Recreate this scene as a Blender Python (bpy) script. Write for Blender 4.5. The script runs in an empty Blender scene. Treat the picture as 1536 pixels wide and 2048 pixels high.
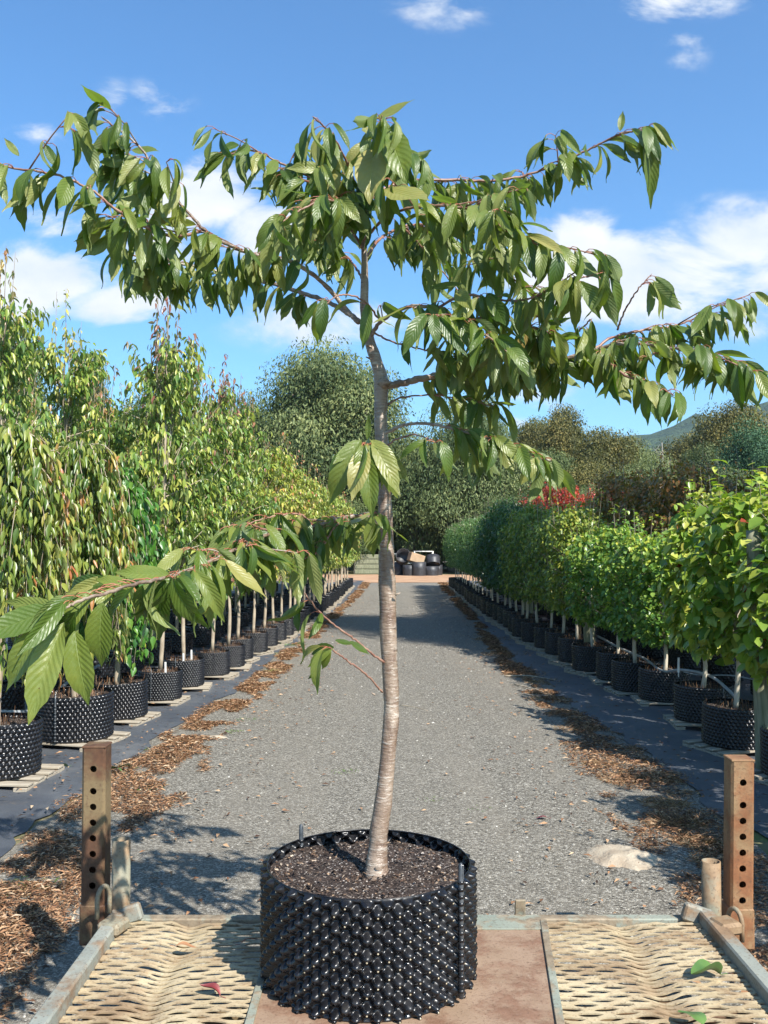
import bpy, math, random
import numpy as np
from mathutils import Vector
R_ = math.radians
SC = bpy.context.scene
# ------------------------------------------------------------------ camera
HC = 1.9
FPX = 1850.0
PITCH = math.atan(61/FPX)
cam_d = bpy.data.cameras.new('camera')
cam_d.sensor_fit = 'VERTICAL'; cam_d.sensor_height = 36; cam_d.lens = 36*FPX/2048
cam_d.clip_start = 0.05; cam_d.clip_end = 9000
cam = bpy.data.objects.new('camera', cam_d); SC.collection.objects.link(cam)
cam.location = (0, 0, HC); cam.rotation_euler = (math.pi/2+PITCH, 0, 0)
SC.camera = cam
SC.render.resolution_x = 768; SC.render.resolution_y = 1024
SC.view_settings.view_transform = 'Standard'; SC.view_settings.look = 'None'
SC.view_settings.exposure = 1.0; SC.view_settings.gamma = 1
# ------------------------------------------------------------------ light
SUNV = Vector((0.60, -0.80, 1.0)).normalized()
sun_el = math.asin(SUNV.z); sun_az = math.atan2(SUNV.x, SUNV.y)
sl = bpy.data.lights.new('sun', 'SUN'); sl.energy = 4.9; sl.angle = R_(0.5); sl.color = (1.0, 0.955, 0.88)
so = bpy.data.objects.new('sun', sl); SC.collection.objects.link(so)
so.rotation_euler = (-SUNV).to_track_quat('-Z', 'Y').to_euler(); so.location = (8, -8, 14)

def nn(nt, t, **kw):
    n = nt.nodes.new(t)
    for k, v in kw.items(): setattr(n, k, v)
    return n
def math_(nt, op, a, b=None, clamp=False):
    n = nt.nodes.new('ShaderNodeMath'); n.operation = op; n.use_clamp = clamp
    for i, v in enumerate((a, b)):
        if v is None: continue
        if isinstance(v, (int, float)): n.inputs[i].default_value = v
        else: nt.links.new(v, n.inputs[i])
    return n.outputs[0]
def mrange(nt, v, a, b, c=0.0, d=1.0, smooth=False):
    n = nt.nodes.new('ShaderNodeMapRange'); n.clamp = True
    if smooth: n.interpolation_type = 'SMOOTHSTEP'
    nt.links.new(v, n.inputs[0])
    for i, q in enumerate((a, b, c, d)): n.inputs[i+1].default_value = q
    return n.outputs[0]
def ramp(nt, v, stops, interp='LINEAR'):
    n = nt.nodes.new('ShaderNodeValToRGB'); cr = n.color_ramp; cr.interpolation = interp
    while len(cr.elements) < len(stops): cr.elements.new(0.5)
    for e, (p, c) in zip(cr.elements, stops):
        e.position = p; e.color = (*c, 1) if len(c) == 3 else c
    nt.links.new(v, n.inputs[0]); return n.outputs[0]
def mixc(nt, f, a, b, mode='MIX'):
    n = nt.nodes.new('ShaderNodeMix'); n.data_type = 'RGBA'; n.blend_type = mode
    for i, v in ((0, f), (6, a), (7, b)):
        if isinstance(v, (int, float)): n.inputs[i].default_value = v
        elif isinstance(v, tuple): n.inputs[i].default_value = (*v, 1)
        else: nt.links.new(v, n.inputs[i])
    return n.outputs[2]

world = bpy.data.worlds.new('World'); SC.world = world; world.use_nodes = True
wt = world.node_tree; wt.nodes.clear()
sky = nn(wt, 'ShaderNodeTexSky'); sky.sky_type = 'NISHITA'; sky.sun_disc = False
sky.sun_elevation = sun_el; sky.sun_rotation = sun_az; sky.altitude = 100; sky.air_density = 1.0; sky.dust_density = 0.9; sky.ozone_density = 2.2
hsv = nn(wt, 'ShaderNodeHueSaturation'); hsv.inputs['Saturation'].default_value = 1.08; hsv.inputs['Value'].default_value = 1.0
wt.links.new(sky.outputs[0], hsv.inputs['Color'])
tc = nn(wt, 'ShaderNodeTexCoord')
sep = nn(wt, 'ShaderNodeSeparateXYZ'); wt.links.new(tc.outputs['Generated'], sep.inputs[0])
yy = math_(wt, 'MAXIMUM', sep.outputs[1], 0.02)
qx = math_(wt, 'DIVIDE', sep.outputs[0], yy); qz = math_(wt, 'DIVIDE', sep.outputs[2], yy)
cmb = nn(wt, 'ShaderNodeCombineXYZ'); wt.links.new(qx, cmb.inputs[0]); wt.links.new(qz, cmb.inputs[1])
Q = cmb.outputs[0]
nz = nn(wt, 'ShaderNodeTexNoise'); nz.inputs['Scale'].default_value = 7.0; nz.inputs['Detail'].default_value = 12; nz.inputs['Roughness'].default_value = 0.6; nz.inputs['Distortion'].default_value = 0.35
mp = nn(wt, 'ShaderNodeMapping'); mp.inputs['Scale'].default_value = (1, 1.7, 1); wt.links.new(Q, mp.inputs[0]); wt.links.new(mp.outputs[0], nz.inputs[0])
# directions of the cloud banks (tangent of azimuth / elevation), size, strength
CL = [(1330,545,370,110,1.35),(1490,490,200,100,1.2),(1160,490,130,75,1.0),(1120,610,150,60,.6),(1500,640,150,50,.6),
      (40,570,200,95,1.5),(190,610,180,55,1.0),(90,440,100,50,.6),
      (400,400,160,95,1.4),(510,450,120,75,1.1),(640,650,200,60,.8),(300,490,140,60,.6),
      (1070,800,120,55,.7),(1035,845,60,30,1.0),(880,25,130,55,.42),(1330,5,190,45,.62),(1380,100,60,60,.40),
      (215,205,55,55,.48),(300,210,90,60,.44),(180,238,60,30,.45),(70,262,90,30,.42),(360,10,60,25,.42)]
acc = None
for (px, py, rx, ry, s) in CL:
    cx = (px-768)/FPX; cz = math.tan(math.atan((1024-py)/FPX)+PITCH)
    m = nn(wt, 'ShaderNodeMapping'); m.vector_type = 'TEXTURE'
    m.inputs['Location'].default_value = (cx, cz, 0); m.inputs['Scale'].default_value = (rx/FPX, ry/FPX, 1)
    wt.links.new(Q, m.inputs[0])
    ln = nn(wt, 'ShaderNodeVectorMath'); ln.operation = 'LENGTH'; wt.links.new(m.outputs[0], ln.inputs[0])
    v = mrange(wt, ln.outputs['Value'], 0.0, 1.35, s, 0.0, True)
    acc = v if acc is None else math_(wt, 'MAXIMUM', acc, v)
front = mrange(wt, sep.outputs[1], 0.05, 0.3)
acc = math_(wt, 'MULTIPLY', acc, front)
dens = math_(wt, 'ADD', math_(wt, 'MULTIPLY', nz.outputs[0], 3.0), math_(wt, 'MULTIPLY', acc, 0.95))
cov = mrange(wt, dens, 1.66, 2.36, 0.0, 0.97, True)
cov = math_(wt, 'MULTIPLY', cov, mrange(wt, acc, 0.03, 0.3))
nz2 = nn(wt, 'ShaderNodeTexNoise'); nz2.inputs['Scale'].default_value = 11.0; nz2.inputs['Detail'].default_value = 6; wt.links.new(mp.outputs[0], nz2.inputs[0])
ccol = ramp(wt, nz2.outputs[0], [(0.3, (4.4, 4.9, 5.5)), (0.62, (5.8, 5.9, 6.0))])
skyc = mixc(wt, cov, mixc(wt, 1.0, hsv.outputs[0], (.70, 1.06, 1.25), 'MULTIPLY'), ccol)
bg = nn(wt, 'ShaderNodeBackground'); bg.inputs['Strength'].default_value = 0.095
wt.links.new(skyc, bg.inputs['Color'])
wo = nn(wt, 'ShaderNodeOutputWorld'); wt.links.new(bg.outputs[0], wo.inputs[0])

# ------------------------------------------------------------------ helpers
rng = np.random.default_rng(7); random.seed(7)
cP, sP = math.cos(PITCH), math.sin(PITCH)
def ray(px, py):
    a = (px-768)/FPX; b = (1024-py)/FPX
    return np.array([a, cP - b*sP, sP + b*cP])
def P(px, py, d):               # point of the world at distance d along +Y
    r = ray(px, py); return np.array([0, 0, HC]) + r*(d/r[1])
def G(px, py, z=0.0):           # point of the world on the level z
    r = ray(px, py); return np.array([0, 0, HC]) + r*((z-HC)/r[2])
def link(name, me, mat=None, parent=None, loc=None, rot=None, scale=None):
    o = bpy.data.objects.new(name, me); SC.collection.objects.link(o)
    if mat is not None:
        for m in (mat if isinstance(mat, (list, tuple)) else [mat]):
            if me.materials.find(m.name) < 0: me.materials.append(m)
    if parent: o.parent = parent
    if loc is not None: o.location = loc
    if rot is not None: o.rotation_euler = rot
    if scale is not None: o.scale = scale if hasattr(scale, '__len__') else (scale,)*3
    return o
def thing(name, label, cat, loc=(0,0,0), rz=0, group=None):
    o = bpy.data.objects.new(name, None); SC.collection.objects.link(o); o.empty_display_size = 0.1
    o.location = loc; o.rotation_euler = (0, 0, rz); o['label'] = label; o['category'] = cat
    if group: o['group'] = group
    return o
def tag(o, label, cat, group=None, kind=None):
    if label: o['label'] = label
    if cat: o['category'] = cat
    if group: o['group'] = group
    if kind: o['kind'] = kind
    return o
class M:                         # mesh collector: vertices, quads/tris, material index, tint, uv
    def __init__(s): s.v=[]; s.f=[]; s.mi=[]; s.t=[]; s.n=0; s.smooth=[]
    def add(s, v, f, mi=0, tint=0.5, smooth=True):
        v = np.asarray(v, float).reshape(-1, 3); f = np.asarray(f, int)
        s.v.append(v); s.f.append(f + s.n)
        s.mi.append(np.full(len(f), mi)); s.smooth.append(np.full(len(f), smooth))
        s.t.append(np.full(len(v), tint) if np.isscalar(tint) else np.asarray(tint, float))
        s.n += len(v); return s
    def mesh(s, name, auto=None):
        me = bpy.data.meshes.new(name)
        v = np.concatenate(s.v); tint = np.concatenate(s.t)
        me.vertices.add(len(v)); me.vertices.foreach_set('co', v.astype(np.float32).ravel())
        tot = np.concatenate([np.full(len(f), f.shape[1]) for f in s.f]); idx = np.concatenate([f.ravel() for f in s.f])
        me.loops.add(len(idx)); me.loops.foreach_set('vertex_index', idx.astype(np.int32))
        st = np.concatenate([[0], np.cumsum(tot)[:-1]])
        me.polygons.add(len(tot)); me.polygons.foreach_set('loop_start', st.astype(np.int32)); me.polygons.foreach_set('loop_total', tot.astype(np.int32))
        me.polygons.foreach_set('material_index', np.concatenate(s.mi).astype(np.int32))
        me.polygons.foreach_set('use_smooth', np.concatenate(s.smooth))
        a = me.attributes.new('tint', 'FLOAT', 'POINT'); a.data.foreach_set('value', tint.astype(np.float32))
        me.update(calc_edges=True); me.validate(); return me
    def build(s, name, mat, parent=None, **k):
        return link(name, s.mesh(name), mat, parent, **k)
BOXF = np.array([[0,3,2,1],[4,5,6,7],[0,1,5,4],[1,2,6,5],[2,3,7,6],[3,0,4,7]])
def box(m, c, d, rz=0, bev=0.0, mi=0, tint=0.5, rx=0, ry=0):
    """box with a small chamfer all round"""
    hx, hy, hz = d[0]/2, d[1]/2, d[2]/2
    if bev <= 0:
        v = np.array([[-hx,-hy,-hz],[hx,-hy,-hz],[hx,hy,-hz],[-hx,hy,-hz],[-hx,-hy,hz],[hx,-hy,hz],[hx,hy,hz],[-hx,hy,hz]]); f = [BOXF]
    else:
        b = min(bev, hx*.9, hy*.9, hz*.9)
        vs = []; lut = {}
        for sx in (-1,1):
            for sy in (-1,1):
                for sz in (-1,1):
                    lut[(sx,sy,sz)] = len(vs)
                    vs += [[sx*hx, sy*(hy-b), sz*(hz-b)], [sx*(hx-b), sy*hy, sz*(hz-b)], [sx*(hx-b), sy*(hy-b), sz*hz]]
        v = np.array(vs); q = []; t = []
        for s_ in (-1,1):
            L = lambda a,b_,c_: lut[(a,b_,c_)]
            fx = [L(s_,-1,-1), L(s_,1,-1), L(s_,1,1), L(s_,-1,1)]; q.append([i for i in (fx if s_>0 else fx[::-1])])
            fy = [L(-1,s_,-1)+1, L(-1,s_,1)+1, L(1,s_,1)+1, L(1,s_,-1)+1]; q.append(fy if s_>0 else fy[::-1])
            fz = [L(-1,-1,s_)+2, L(1,-1,s_)+2, L(1,1,s_)+2, L(-1,1,s_)+2]; q.append(fz if s_>0 else fz[::-1])
        for a in (-1,1):
            for b_ in (-1,1):
                q.append([lut[(a,b_,-1)], lut[(a,b_,1)], lut[(a,b_,1)]+1, lut[(a,b_,-1)]+1])
                q.append([lut[(a,-1,b_)], lut[(a,1,b_)], lut[(a,1,b_)]+2, lut[(a,-1,b_)]+2])
                q.append([lut[(-1,a,b_)]+1, lut[(1,a,b_)]+1, lut[(1,a,b_)]+2, lut[(-1,a,b_)]+2])
        for k_, i in lut.items(): t.append([i, i+1, i+2])
        f = [np.array(q), np.array(t)]
    def rot(v, a, ax):
        c, s = math.cos(a), math.sin(a); i, j = [(1,2),(2,0),(0,1)][ax]
        w = v.copy(); w[:,i] = c*v[:,i]-s*v[:,j]; w[:,j] = s*v[:,i]+c*v[:,j]; return w
    if rx: v = rot(v, rx, 0)
    if ry: v = rot(v, ry, 1)
    if rz: v = rot(v, rz, 2)
    v = v + np.array(c)
    base = m.n
    m.add(v, f[0], mi, tint, False)
    if len(f) > 1:
        m.f.append(f[1]+base); m.mi.append(np.full(len(f[1]), mi)); m.smooth.append(np.full(len(f[1]), False))
        m.v.append(np.zeros((0,3))); m.t.append(np.zeros(0))
def spline(pts, n):
    pts = np.asarray(pts, float)
    if len(pts) < 3:
        t = np.linspace(0, 1, n)[:, None]; return pts[0]*(1-t)+pts[-1]*t
    p = np.vstack([2*pts[0]-pts[1], pts, 2*pts[-1]-pts[-2]]); out = []
    k = len(pts)-1
    for u in np.linspace(0, k, n):
        i = min(int(u), k-1); t = u-i; a, b, c, d = p[i], p[i+1], p[i+2], p[i+3]
        out.append(0.5*((2*b)+(-a+c)*t+(2*a-5*b+4*c-d)*t*t+(-a+3*b-3*c+d)*t**3))
    return np.array(out)
def tube(m, pts, r, sides=8, mi=0, tint=0.5, cap=True, knob=0.0):
    pts = np.asarray(pts, float); n = len(pts)
    r = np.full(n, r) if np.isscalar(r) else np.interp(np.linspace(0,1,n), np.linspace(0,1,len(r)), r)
    if knob: r = r*(1+knob*(rng.random(n)-.5))
    t = np.gradient(pts, axis=0); t /= np.linalg.norm(t, axis=1)[:, None]+1e-9
    up = np.array([0,0,1.]) if abs(t[0][2]) < .9 else np.array([1.,0,0])
    a = np.cross(t[0], up); a /= np.linalg.norm(a); A = [a]
    for i in range(1, n):
        a = A[-1]-t[i]*np.dot(A[-1], t[i]); a /= np.linalg.norm(a)+1e-9; A.append(a)
    A = np.array(A); B = np.cross(t, A)
    th = np.linspace(0, 2*math.pi, sides, endpoint=False)
    v = pts[:,None,:] + r[:,None,None]*(A[:,None,:]*np.cos(th)[None,:,None] + B[:,None,:]*np.sin(th)[None,:,None])
    i = np.arange(n-1)[:,None]*sides; j = np.arange(sides)[None,:]; j2 = (j+1)%sides
    f = np.stack([i+j, i+sides+j, i+sides+j2, i+j2], -1).reshape(-1,4)[:, ::-1]
    base = m.n; m.add(v.reshape(-1,3), f, mi, tint)
    if cap:
        for ring, flip in ((0,False),(n-1,True)):
            ctr = pts[ring]; ids = base+ring*sides+np.arange(sides); c = m.n
            tri = np.stack([np.full(sides, 0), ids-c, np.roll(ids,-1)-c], -1)
            if not flip: tri = tri[:, [0,2,1]]
            m.add(ctr[None], tri, mi, tint if np.isscalar(tint) else 0.5)
def grid_faces(nu, nv, wrap=False):
    i = np.arange(nv-1)[:,None]*nu; j = np.arange(nu if wrap else nu-1)[None,:]; j2 = (j+1)%nu
    return np.stack([i+j, i+j2, i+nu+j2, i+nu+j], -1).reshape(-1,4)
def vnoise(x, y, seed=0):         # smooth value noise
    xi = np.floor(x).astype(int); yi = np.floor(y).astype(int); fx = x-xi; fy = y-yi
    h = lambda a, b: (np.sin(a*127.1+b*311.7+seed*17.3)*43758.5453) % 1
    fx = fx*fx*(3-2*fx); fy = fy*fy*(3-2*fy)
    return (h(xi,yi)*(1-fx)+h(xi+1,yi)*fx)*(1-fy)+(h(xi,yi+1)*(1-fx)+h(xi+1,yi+1)*fx)*fy
def norm(a): return a/(np.linalg.norm(a, axis=-1, keepdims=True)+1e-9)
def scatter(m, pos, f, nrm, L, W, tint, tv, tf, mi=0):
    """copies of a leaf template tv (x side, y along, z normal) placed at pos along f with normal nrm"""
    f = norm(f); s = norm(np.cross(f, nrm)); n = np.cross(s, f)
    L = np.broadcast_to(L, len(pos)); W = np.broadcast_to(W, len(pos))
    v = pos[:,None,:] + s[:,None,:]*(tv[None,:,0]*W[:,None])[...,None] + f[:,None,:]*(tv[None,:,1]*L[:,None])[...,None] + n[:,None,:]*(tv[None,:,2]*L[:,None])[...,None]
    k = len(tv); ff = (tf[None]+ (np.arange(len(pos))*k)[:,None,None]).reshape(-1, tf.shape[1])
    m.add(v.reshape(-1,3), ff, mi, np.repeat(np.broadcast_to(tint, len(pos)), k))
LEAF2 = (np.array([[0,0,0],[.5,.42,.06],[0,1,-.16],[-.5,.42,.06],[0,.45,0.0]]), np.array([[0,1,4,3],[4,1,2,3]]))
LEAF2 = (LEAF2[0], np.array([[0,1,2,4],[0,4,2,3]]))
LEAFR = (np.array([[0,0,0],[.4,.12,.05],[.5,.5,.08],[.2,.88,.0],[0,1,-.08],[-.2,.88,.0],[-.5,.5,.08],[-.4,.12,.05],[0,.5,0]]), np.array([[0,1,2,8],[8,2,3,4],[8,4,5,6],[0,8,6,7]]))
LEAFN = (np.array([[0,0,0],[.36,.16,.05],[.5,.42,.08],[.30,.72,.02],[0,1,-.14],[-.30,.72,.02],[-.5,.42,.08],[-.36,.16,.05],[0,.45,0]]), np.array([[0,1,2,8],[8,2,3,4],[8,4,5,6],[0,8,6,7]]))
QUAD = (np.array([[-.5,0,0],[.5,.1,0],[.4,1,-.05],[-.3,.8,0]]), np.array([[0,1,2,3]]))

# ------------------------------------------------------------------ materials
def newmat(name, rough=0.6, spec=0.5):
    m = bpy.data.materials.new(name); m.use_nodes = True; nt = m.node_tree; nt.nodes.clear()
    b = nn(nt, 'ShaderNodeBsdfPrincipled'); b.inputs['Roughness'].default_value = rough; b.inputs['Specular IOR Level'].default_value = spec
    o = nn(nt, 'ShaderNodeOutputMaterial'); nt.links.new(b.outputs[0], o.inputs[0])
    return m, nt, b, o
def coords(nt, scale=None, kind='Object'):
    c = nn(nt, 'ShaderNodeTexCoord').outputs[kind]
    if scale is not None:
        mp_ = nn(nt, 'ShaderNodeMapping'); mp_.inputs['Scale'].default_value = scale if hasattr(scale,'__len__') else (scale,)*3
        nt.links.new(c, mp_.inputs[0]); c = mp_.outputs[0]
    return c
def noise(nt, vec, scale, detail=4, rough=.55, out=0):
    n = nn(nt, 'ShaderNodeTexNoise'); n.inputs['Scale'].default_value = scale; n.inputs['Detail'].default_value = detail; n.inputs['Roughness'].default_value = rough
    nt.links.new(vec, n.inputs[0]); return n.outputs[out]
def bump(nt, b, h, strength=.5, dist=.01):
    n = nn(nt, 'ShaderNodeBump'); n.inputs['Strength'].default_value = strength; n.inputs['Distance'].default_value = dist
    nt.links.new(h, n.inputs['Height']); nt.links.new(n.outputs[0], b.inputs['Normal']); return n
def simple(name, c1, c2, scale=8, rough=.6, spec=.5, bs=.3, bd=.004, detail=5, stretch=None, kind='Object', extra=None):
    m, nt, b, o = newmat(name, rough, spec); c = coords(nt, stretch, kind)
    n = noise(nt, c, scale, detail); col = ramp(nt, n, [(.3, c1), (.7, c2)])
    if extra:
        n2 = noise(nt, c, extra[1], 6, .65); col = mixc(nt, mrange(nt, n2, extra[2], extra[3], 0, 1, True), col, extra[0])
    nt.links.new(col, b.inputs['Base Color']); bump(nt, b, noise(nt, c, scale*6, 4), bs, bd); return m
def leafmat(name, stops, trans=.35, rough=.34, spec=.5, back=None):
    m, nt, b, o = newmat(name, rough, spec)
    at = nn(nt, 'ShaderNodeAttribute'); at.attribute_name = 'tint'
    oi = nn(nt, 'ShaderNodeObjectInfo')
    t = math_(nt, 'ADD', at.outputs['Fac'], math_(nt, 'MULTIPLY', math_(nt, 'SUBTRACT', oi.outputs['Random'], .5), .10), True)
    col = ramp(nt, t, stops)
    if back:
        ge = nn(nt, 'ShaderNodeNewGeometry'); col = mixc(nt, ge.outputs['Backfacing'], col, mixc(nt, .45, col, back))
    nt.links.new(col, b.inputs['Base Color'])
    tr = nn(nt, 'ShaderNodeBsdfTranslucent'); tcol = mixc(nt, 1.0, col, (1.25, 1.35, .55), 'MULTIPLY'); nt.links.new(tcol, tr.inputs[0])
    mx = nn(nt, 'ShaderNodeMixShader'); mx.inputs[0].default_value = trans
    nt.links.new(b.outputs[0], mx.inputs[1]); nt.links.new(tr.outputs[0], mx.inputs[2]); nt.links.new(mx.outputs[0], o.inputs[0]); return m
MT = {}
MT['tulip'] = leafmat('leaf_yellow_green', [(0,(.08,.17,.02)),(.4,(.22,.33,.045)),(.75,(.44,.48,.09)),(.93,(.58,.50,.10)),(.97,(.42,.16,.04)),(1,(.3,.05,.03))])
MT['heart'] = leafmat('leaf_heart_green', [(0,(.06,.15,.03)),(.45,(.16,.29,.055)),(.8,(.33,.43,.08)),(1,(.5,.48,.06))])
MT['olive'] = leafmat('leaf_olive_yellow', [(0,(.065,.13,.022)),(.5,(.20,.27,.045)),(.8,(.38,.39,.07)),(1,(.36,.28,.04))])
MT['dark'] = leafmat('leaf_dark_green', [(0,(.025,.07,.016)),(.5,(.055,.125,.028)),(.9,(.13,.21,.05)),(1,(.3,.3,.06))])
MT['fine'] = leafmat('leaf_fine_green', [(0,(.045,.10,.025)),(.5,(.11,.20,.05)),(.85,(.24,.33,.12)),(1,(.4,.42,.2))])
MT['red'] = leafmat('leaf_autumn_red', [(0,(.18,.08,.02)),(.4,(.42,.06,.03)),(.8,(.60,.08,.06)),(1,(.6,.24,.08))])
MT['orange'] = leafmat('leaf_autumn_orange', [(0,(.10,.11,.02)),(.4,(.30,.18,.04)),(.8,(.52,.20,.07)),(1,(.6,.32,.09))])
MT['pear'] = leafmat('leaf_pear_green', [(0,(.055,.13,.025)),(.32,(.15,.25,.045)),(.6,(.32,.37,.07)),(.93,(.50,.46,.12)),(.975,(.34,.17,.08)),(1,(.24,.10,.07))], back=(.25,.3,.16))
MT['yellowpear'] = leafmat('leaf_pear_yellowing', [(0,(.09,.17,.03)),(.35,(.24,.32,.05)),(.7,(.42,.43,.08)),(.9,(.52,.36,.09)),(1,(.40,.16,.07))], back=(.3,.3,.16))
MT['weepolive'] = leafmat('leaf_weeping_olive', [(0,(.06,.12,.022)),(.4,(.17,.23,.04)),(.75,(.32,.33,.07)),(.9,(.44,.27,.08)),(1,(.42,.14,.06))], back=(.25,.28,.14))
MT['weepgreen'] = leafmat('leaf_weeping_green', [(0,(.03,.11,.02)),(.5,(.08,.21,.03)),(.85,(.18,.32,.05)),(1,(.5,.45,.06))], back=(.22,.3,.14))
MT['euc'] = leafmat('leaf_gum_grey_green', [(0,(.04,.068,.024)),(.5,(.125,.16,.06)),(1,(.27,.29,.11))], trans=.2, rough=.6, spec=.25)
MT['eucdark'] = leafmat('leaf_gum_dark', [(0,(.028,.05,.018)),(.5,(.08,.112,.04)),(1,(.18,.21,.075))], trans=.2, rough=.6, spec=.25)
MT['eucbrown'] = leafmat('leaf_gum_bronze', [(0,(.05,.06,.02)),(.5,(.14,.132,.04)),(1,(.26,.205,.06))], trans=.2, rough=.6, spec=.25)
MT['eucblue'] = leafmat('leaf_wattle_blue_green', [(0,(.03,.08,.04)),(.5,(.06,.13,.065)),(1,(.11,.19,.09))], trans=.2, rough=.6, spec=.25)

def mat_cherry():
    m, nt, b, o = newmat('leaf_cherry', .40, .5)
    at = nn(nt, 'ShaderNodeAttribute'); at.attribute_name = 'tint'
    col = ramp(nt, at.outputs['Fac'], [(0,(.042,.085,.012)),(.4,(.096,.146,.022)),(.75,(.175,.205,.042)),(.9,(.28,.26,.08)),(.96,(.38,.2,.06)),(1,(.42,.14,.07))])
    uv = nn(nt, 'ShaderNodeUVMap'); uv.uv_map = 'leafuv'
    s2 = nn(nt, 'ShaderNodeSeparateXYZ'); nt.links.new(uv.outputs[0], s2.inputs[0])
    ax = math_(nt, 'ABSOLUTE', math_(nt, 'SUBTRACT', s2.outputs[0], .5))
    k = math_(nt, 'SUBTRACT', math_(nt, 'MULTIPLY', s2.outputs[1], 11.0), math_(nt, 'MULTIPLY', ax, 5.0))
    fr = math_(nt, 'ABSOLUTE', math_(nt, 'SUBTRACT', math_(nt, 'FRACT', k), .5))
    vein = mrange(nt, fr, 0.40, .5, 0, 1, True)
    mid = mrange(nt, ax, 0.03, 0.0, 0, 1, True)
    vm = math_(nt, 'MAXIMUM', math_(nt, 'MULTIPLY', vein, .55), mid)
    ge = nn(nt, 'ShaderNodeNewGeometry')
    bc = mixc(nt, .42, col, (.28, .31, .14))
    col = mixc(nt, ge.outputs['Backfacing'], col, bc)
    col = mixc(nt, math_(nt, 'MULTIPLY', vm, .28), col, (.26, .33, .10))
    n = noise(nt, coords(nt, 30), 1.0, 4); col = mixc(nt, mrange(nt, n, .5, .75, 0, .35), col, mixc(nt, 1.0, col, (1.5, 1.15, .8), 'MULTIPLY'))
    sp_ = noise(nt, coords(nt, 120), 1.0, 2); col = mixc(nt, mrange(nt, sp_, .70, .76, 0, .8, True), col, (.10,.05,.02))
    nt.links.new(col, b.inputs['Base Color'])
    bump(nt, b, math_(nt, 'ADD', math_(nt, 'SUBTRACT', fr, math_(nt, 'MULTIPLY', mid, .6)), noise(nt, coords(nt, 60), 1.0, 3)), .5, .003)
    tr = nn(nt, 'ShaderNodeBsdfTranslucent'); nt.links.new(mixc(nt, 1.0, col, (1.3, 1.7, .45), 'MULTIPLY'), tr.inputs[0])
    mx = nn(nt, 'ShaderNodeMixShader'); mx.inputs[0].default_value = .3
    nt.links.new(b.outputs[0], mx.inputs[1]); nt.links.new(tr.outputs[0], mx.inputs[2]); nt.links.new(mx.outputs[0], o.inputs[0]); return m
MT['cherry'] = mat_cherry()
def mat_bark():
    m, nt, b, o = newmat('cherry_bark', .32, .6); c = coords(nt)
    base = ramp(nt, noise(nt, c, 9, 5), [(.3,(.14,.080,.050)),(.5,(.25,.18,.13)),(.72,(.37,.295,.225))])
    band = noise(nt, coords(nt, (22, 22, 120)), 1.0, 4, .65)
    col = mixc(nt, math_(nt, 'MULTIPLY', mrange(nt, band, .50, .66, 0, .75, True), mrange(nt, noise(nt, c, 13, 4), .42, .6)), base, (.52,.47,.40))
    col = mixc(nt, mrange(nt, noise(nt, coords(nt, (14, 14, 60)), 1.7, 3), .60, .72, 0, .75, True), col, (.07,.042,.032))
    col = mixc(nt, mrange(nt, noise(nt, coords(nt, (9,9,5)), 1.3, 6, .6), .5, .62, 0, .7, True), col, (.125,.075,.05))
    col = mixc(nt, mrange(nt, noise(nt, c, 3.2, 5, .6), .56, .7, 0, .45, True), col, (.17,.18,.11))
    nt.links.new(col, b.inputs['Base Color'])
    nt.links.new(mrange(nt, band, .4, .7, .22, .5), b.inputs['Roughness'])
    bump(nt, b, math_(nt, 'ADD', math_(nt, 'MULTIPLY', band, 1.0), math_(nt, 'MULTIPLY', noise(nt, c, 60, 4), .5)), .8, .006); return m
MT['bark'] = mat_bark()
MT['twig'] = simple('red_brown_twig', (.16,.06,.04), (.33,.20,.14), 30, .45, .5, .3, .001)
MT['petiole'] = simple('petiole_red', (.30,.07,.05), (.36,.16,.07), 20, .45)
MT['stem'] = simple('nursery_stem', (.22,.17,.12), (.45,.38,.28), 14, .7, .3, .4, .003, stretch=(1,1,.4))
MT['stempale'] = simple('pale_stem', (.38,.33,.25), (.62,.56,.45), 14, .7, .3, .4, .003, stretch=(1,1,.4))
MT['gumbark'] = simple('gum_bark', (.08,.06,.045), (.3,.26,.21), 1.5, .85, .2, .5, .03, stretch=(1,1,.3))
MT['deadwood'] = simple('dead_wood', (.20,.18,.15), (.32,.29,.25), 2, .8, .2, .3, .01)
def mat_pot():
    m, nt, b, o = newmat('black_plastic', .27, .5); c = coords(nt)
    n = noise(nt, c, 22, 5); col = ramp(nt, n, [(.35,(.006,.006,.007)),(.6,(.010,.010,.012)),(.74,(.026,.024,.022)),(.88,(.07,.058,.045))])
    nt.links.new(col, b.inputs['Base Color'])
    nt.links.new(mrange(nt, noise(nt, c, 14, 5), .35, .7, .2, .45), b.inputs['Roughness'])
    bump(nt, b, noise(nt, c, 90, 3), .12, .002); return m
MT['pot'] = mat_pot()
MT['nozzle'] = simple('nozzle_rim', (.30,.24,.15), (.5,.43,.30), 40, .6)
MT['clip'] = simple('smoky_clip', (.04,.045,.05), (.10,.11,.12), 30, .25, .6)
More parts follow.
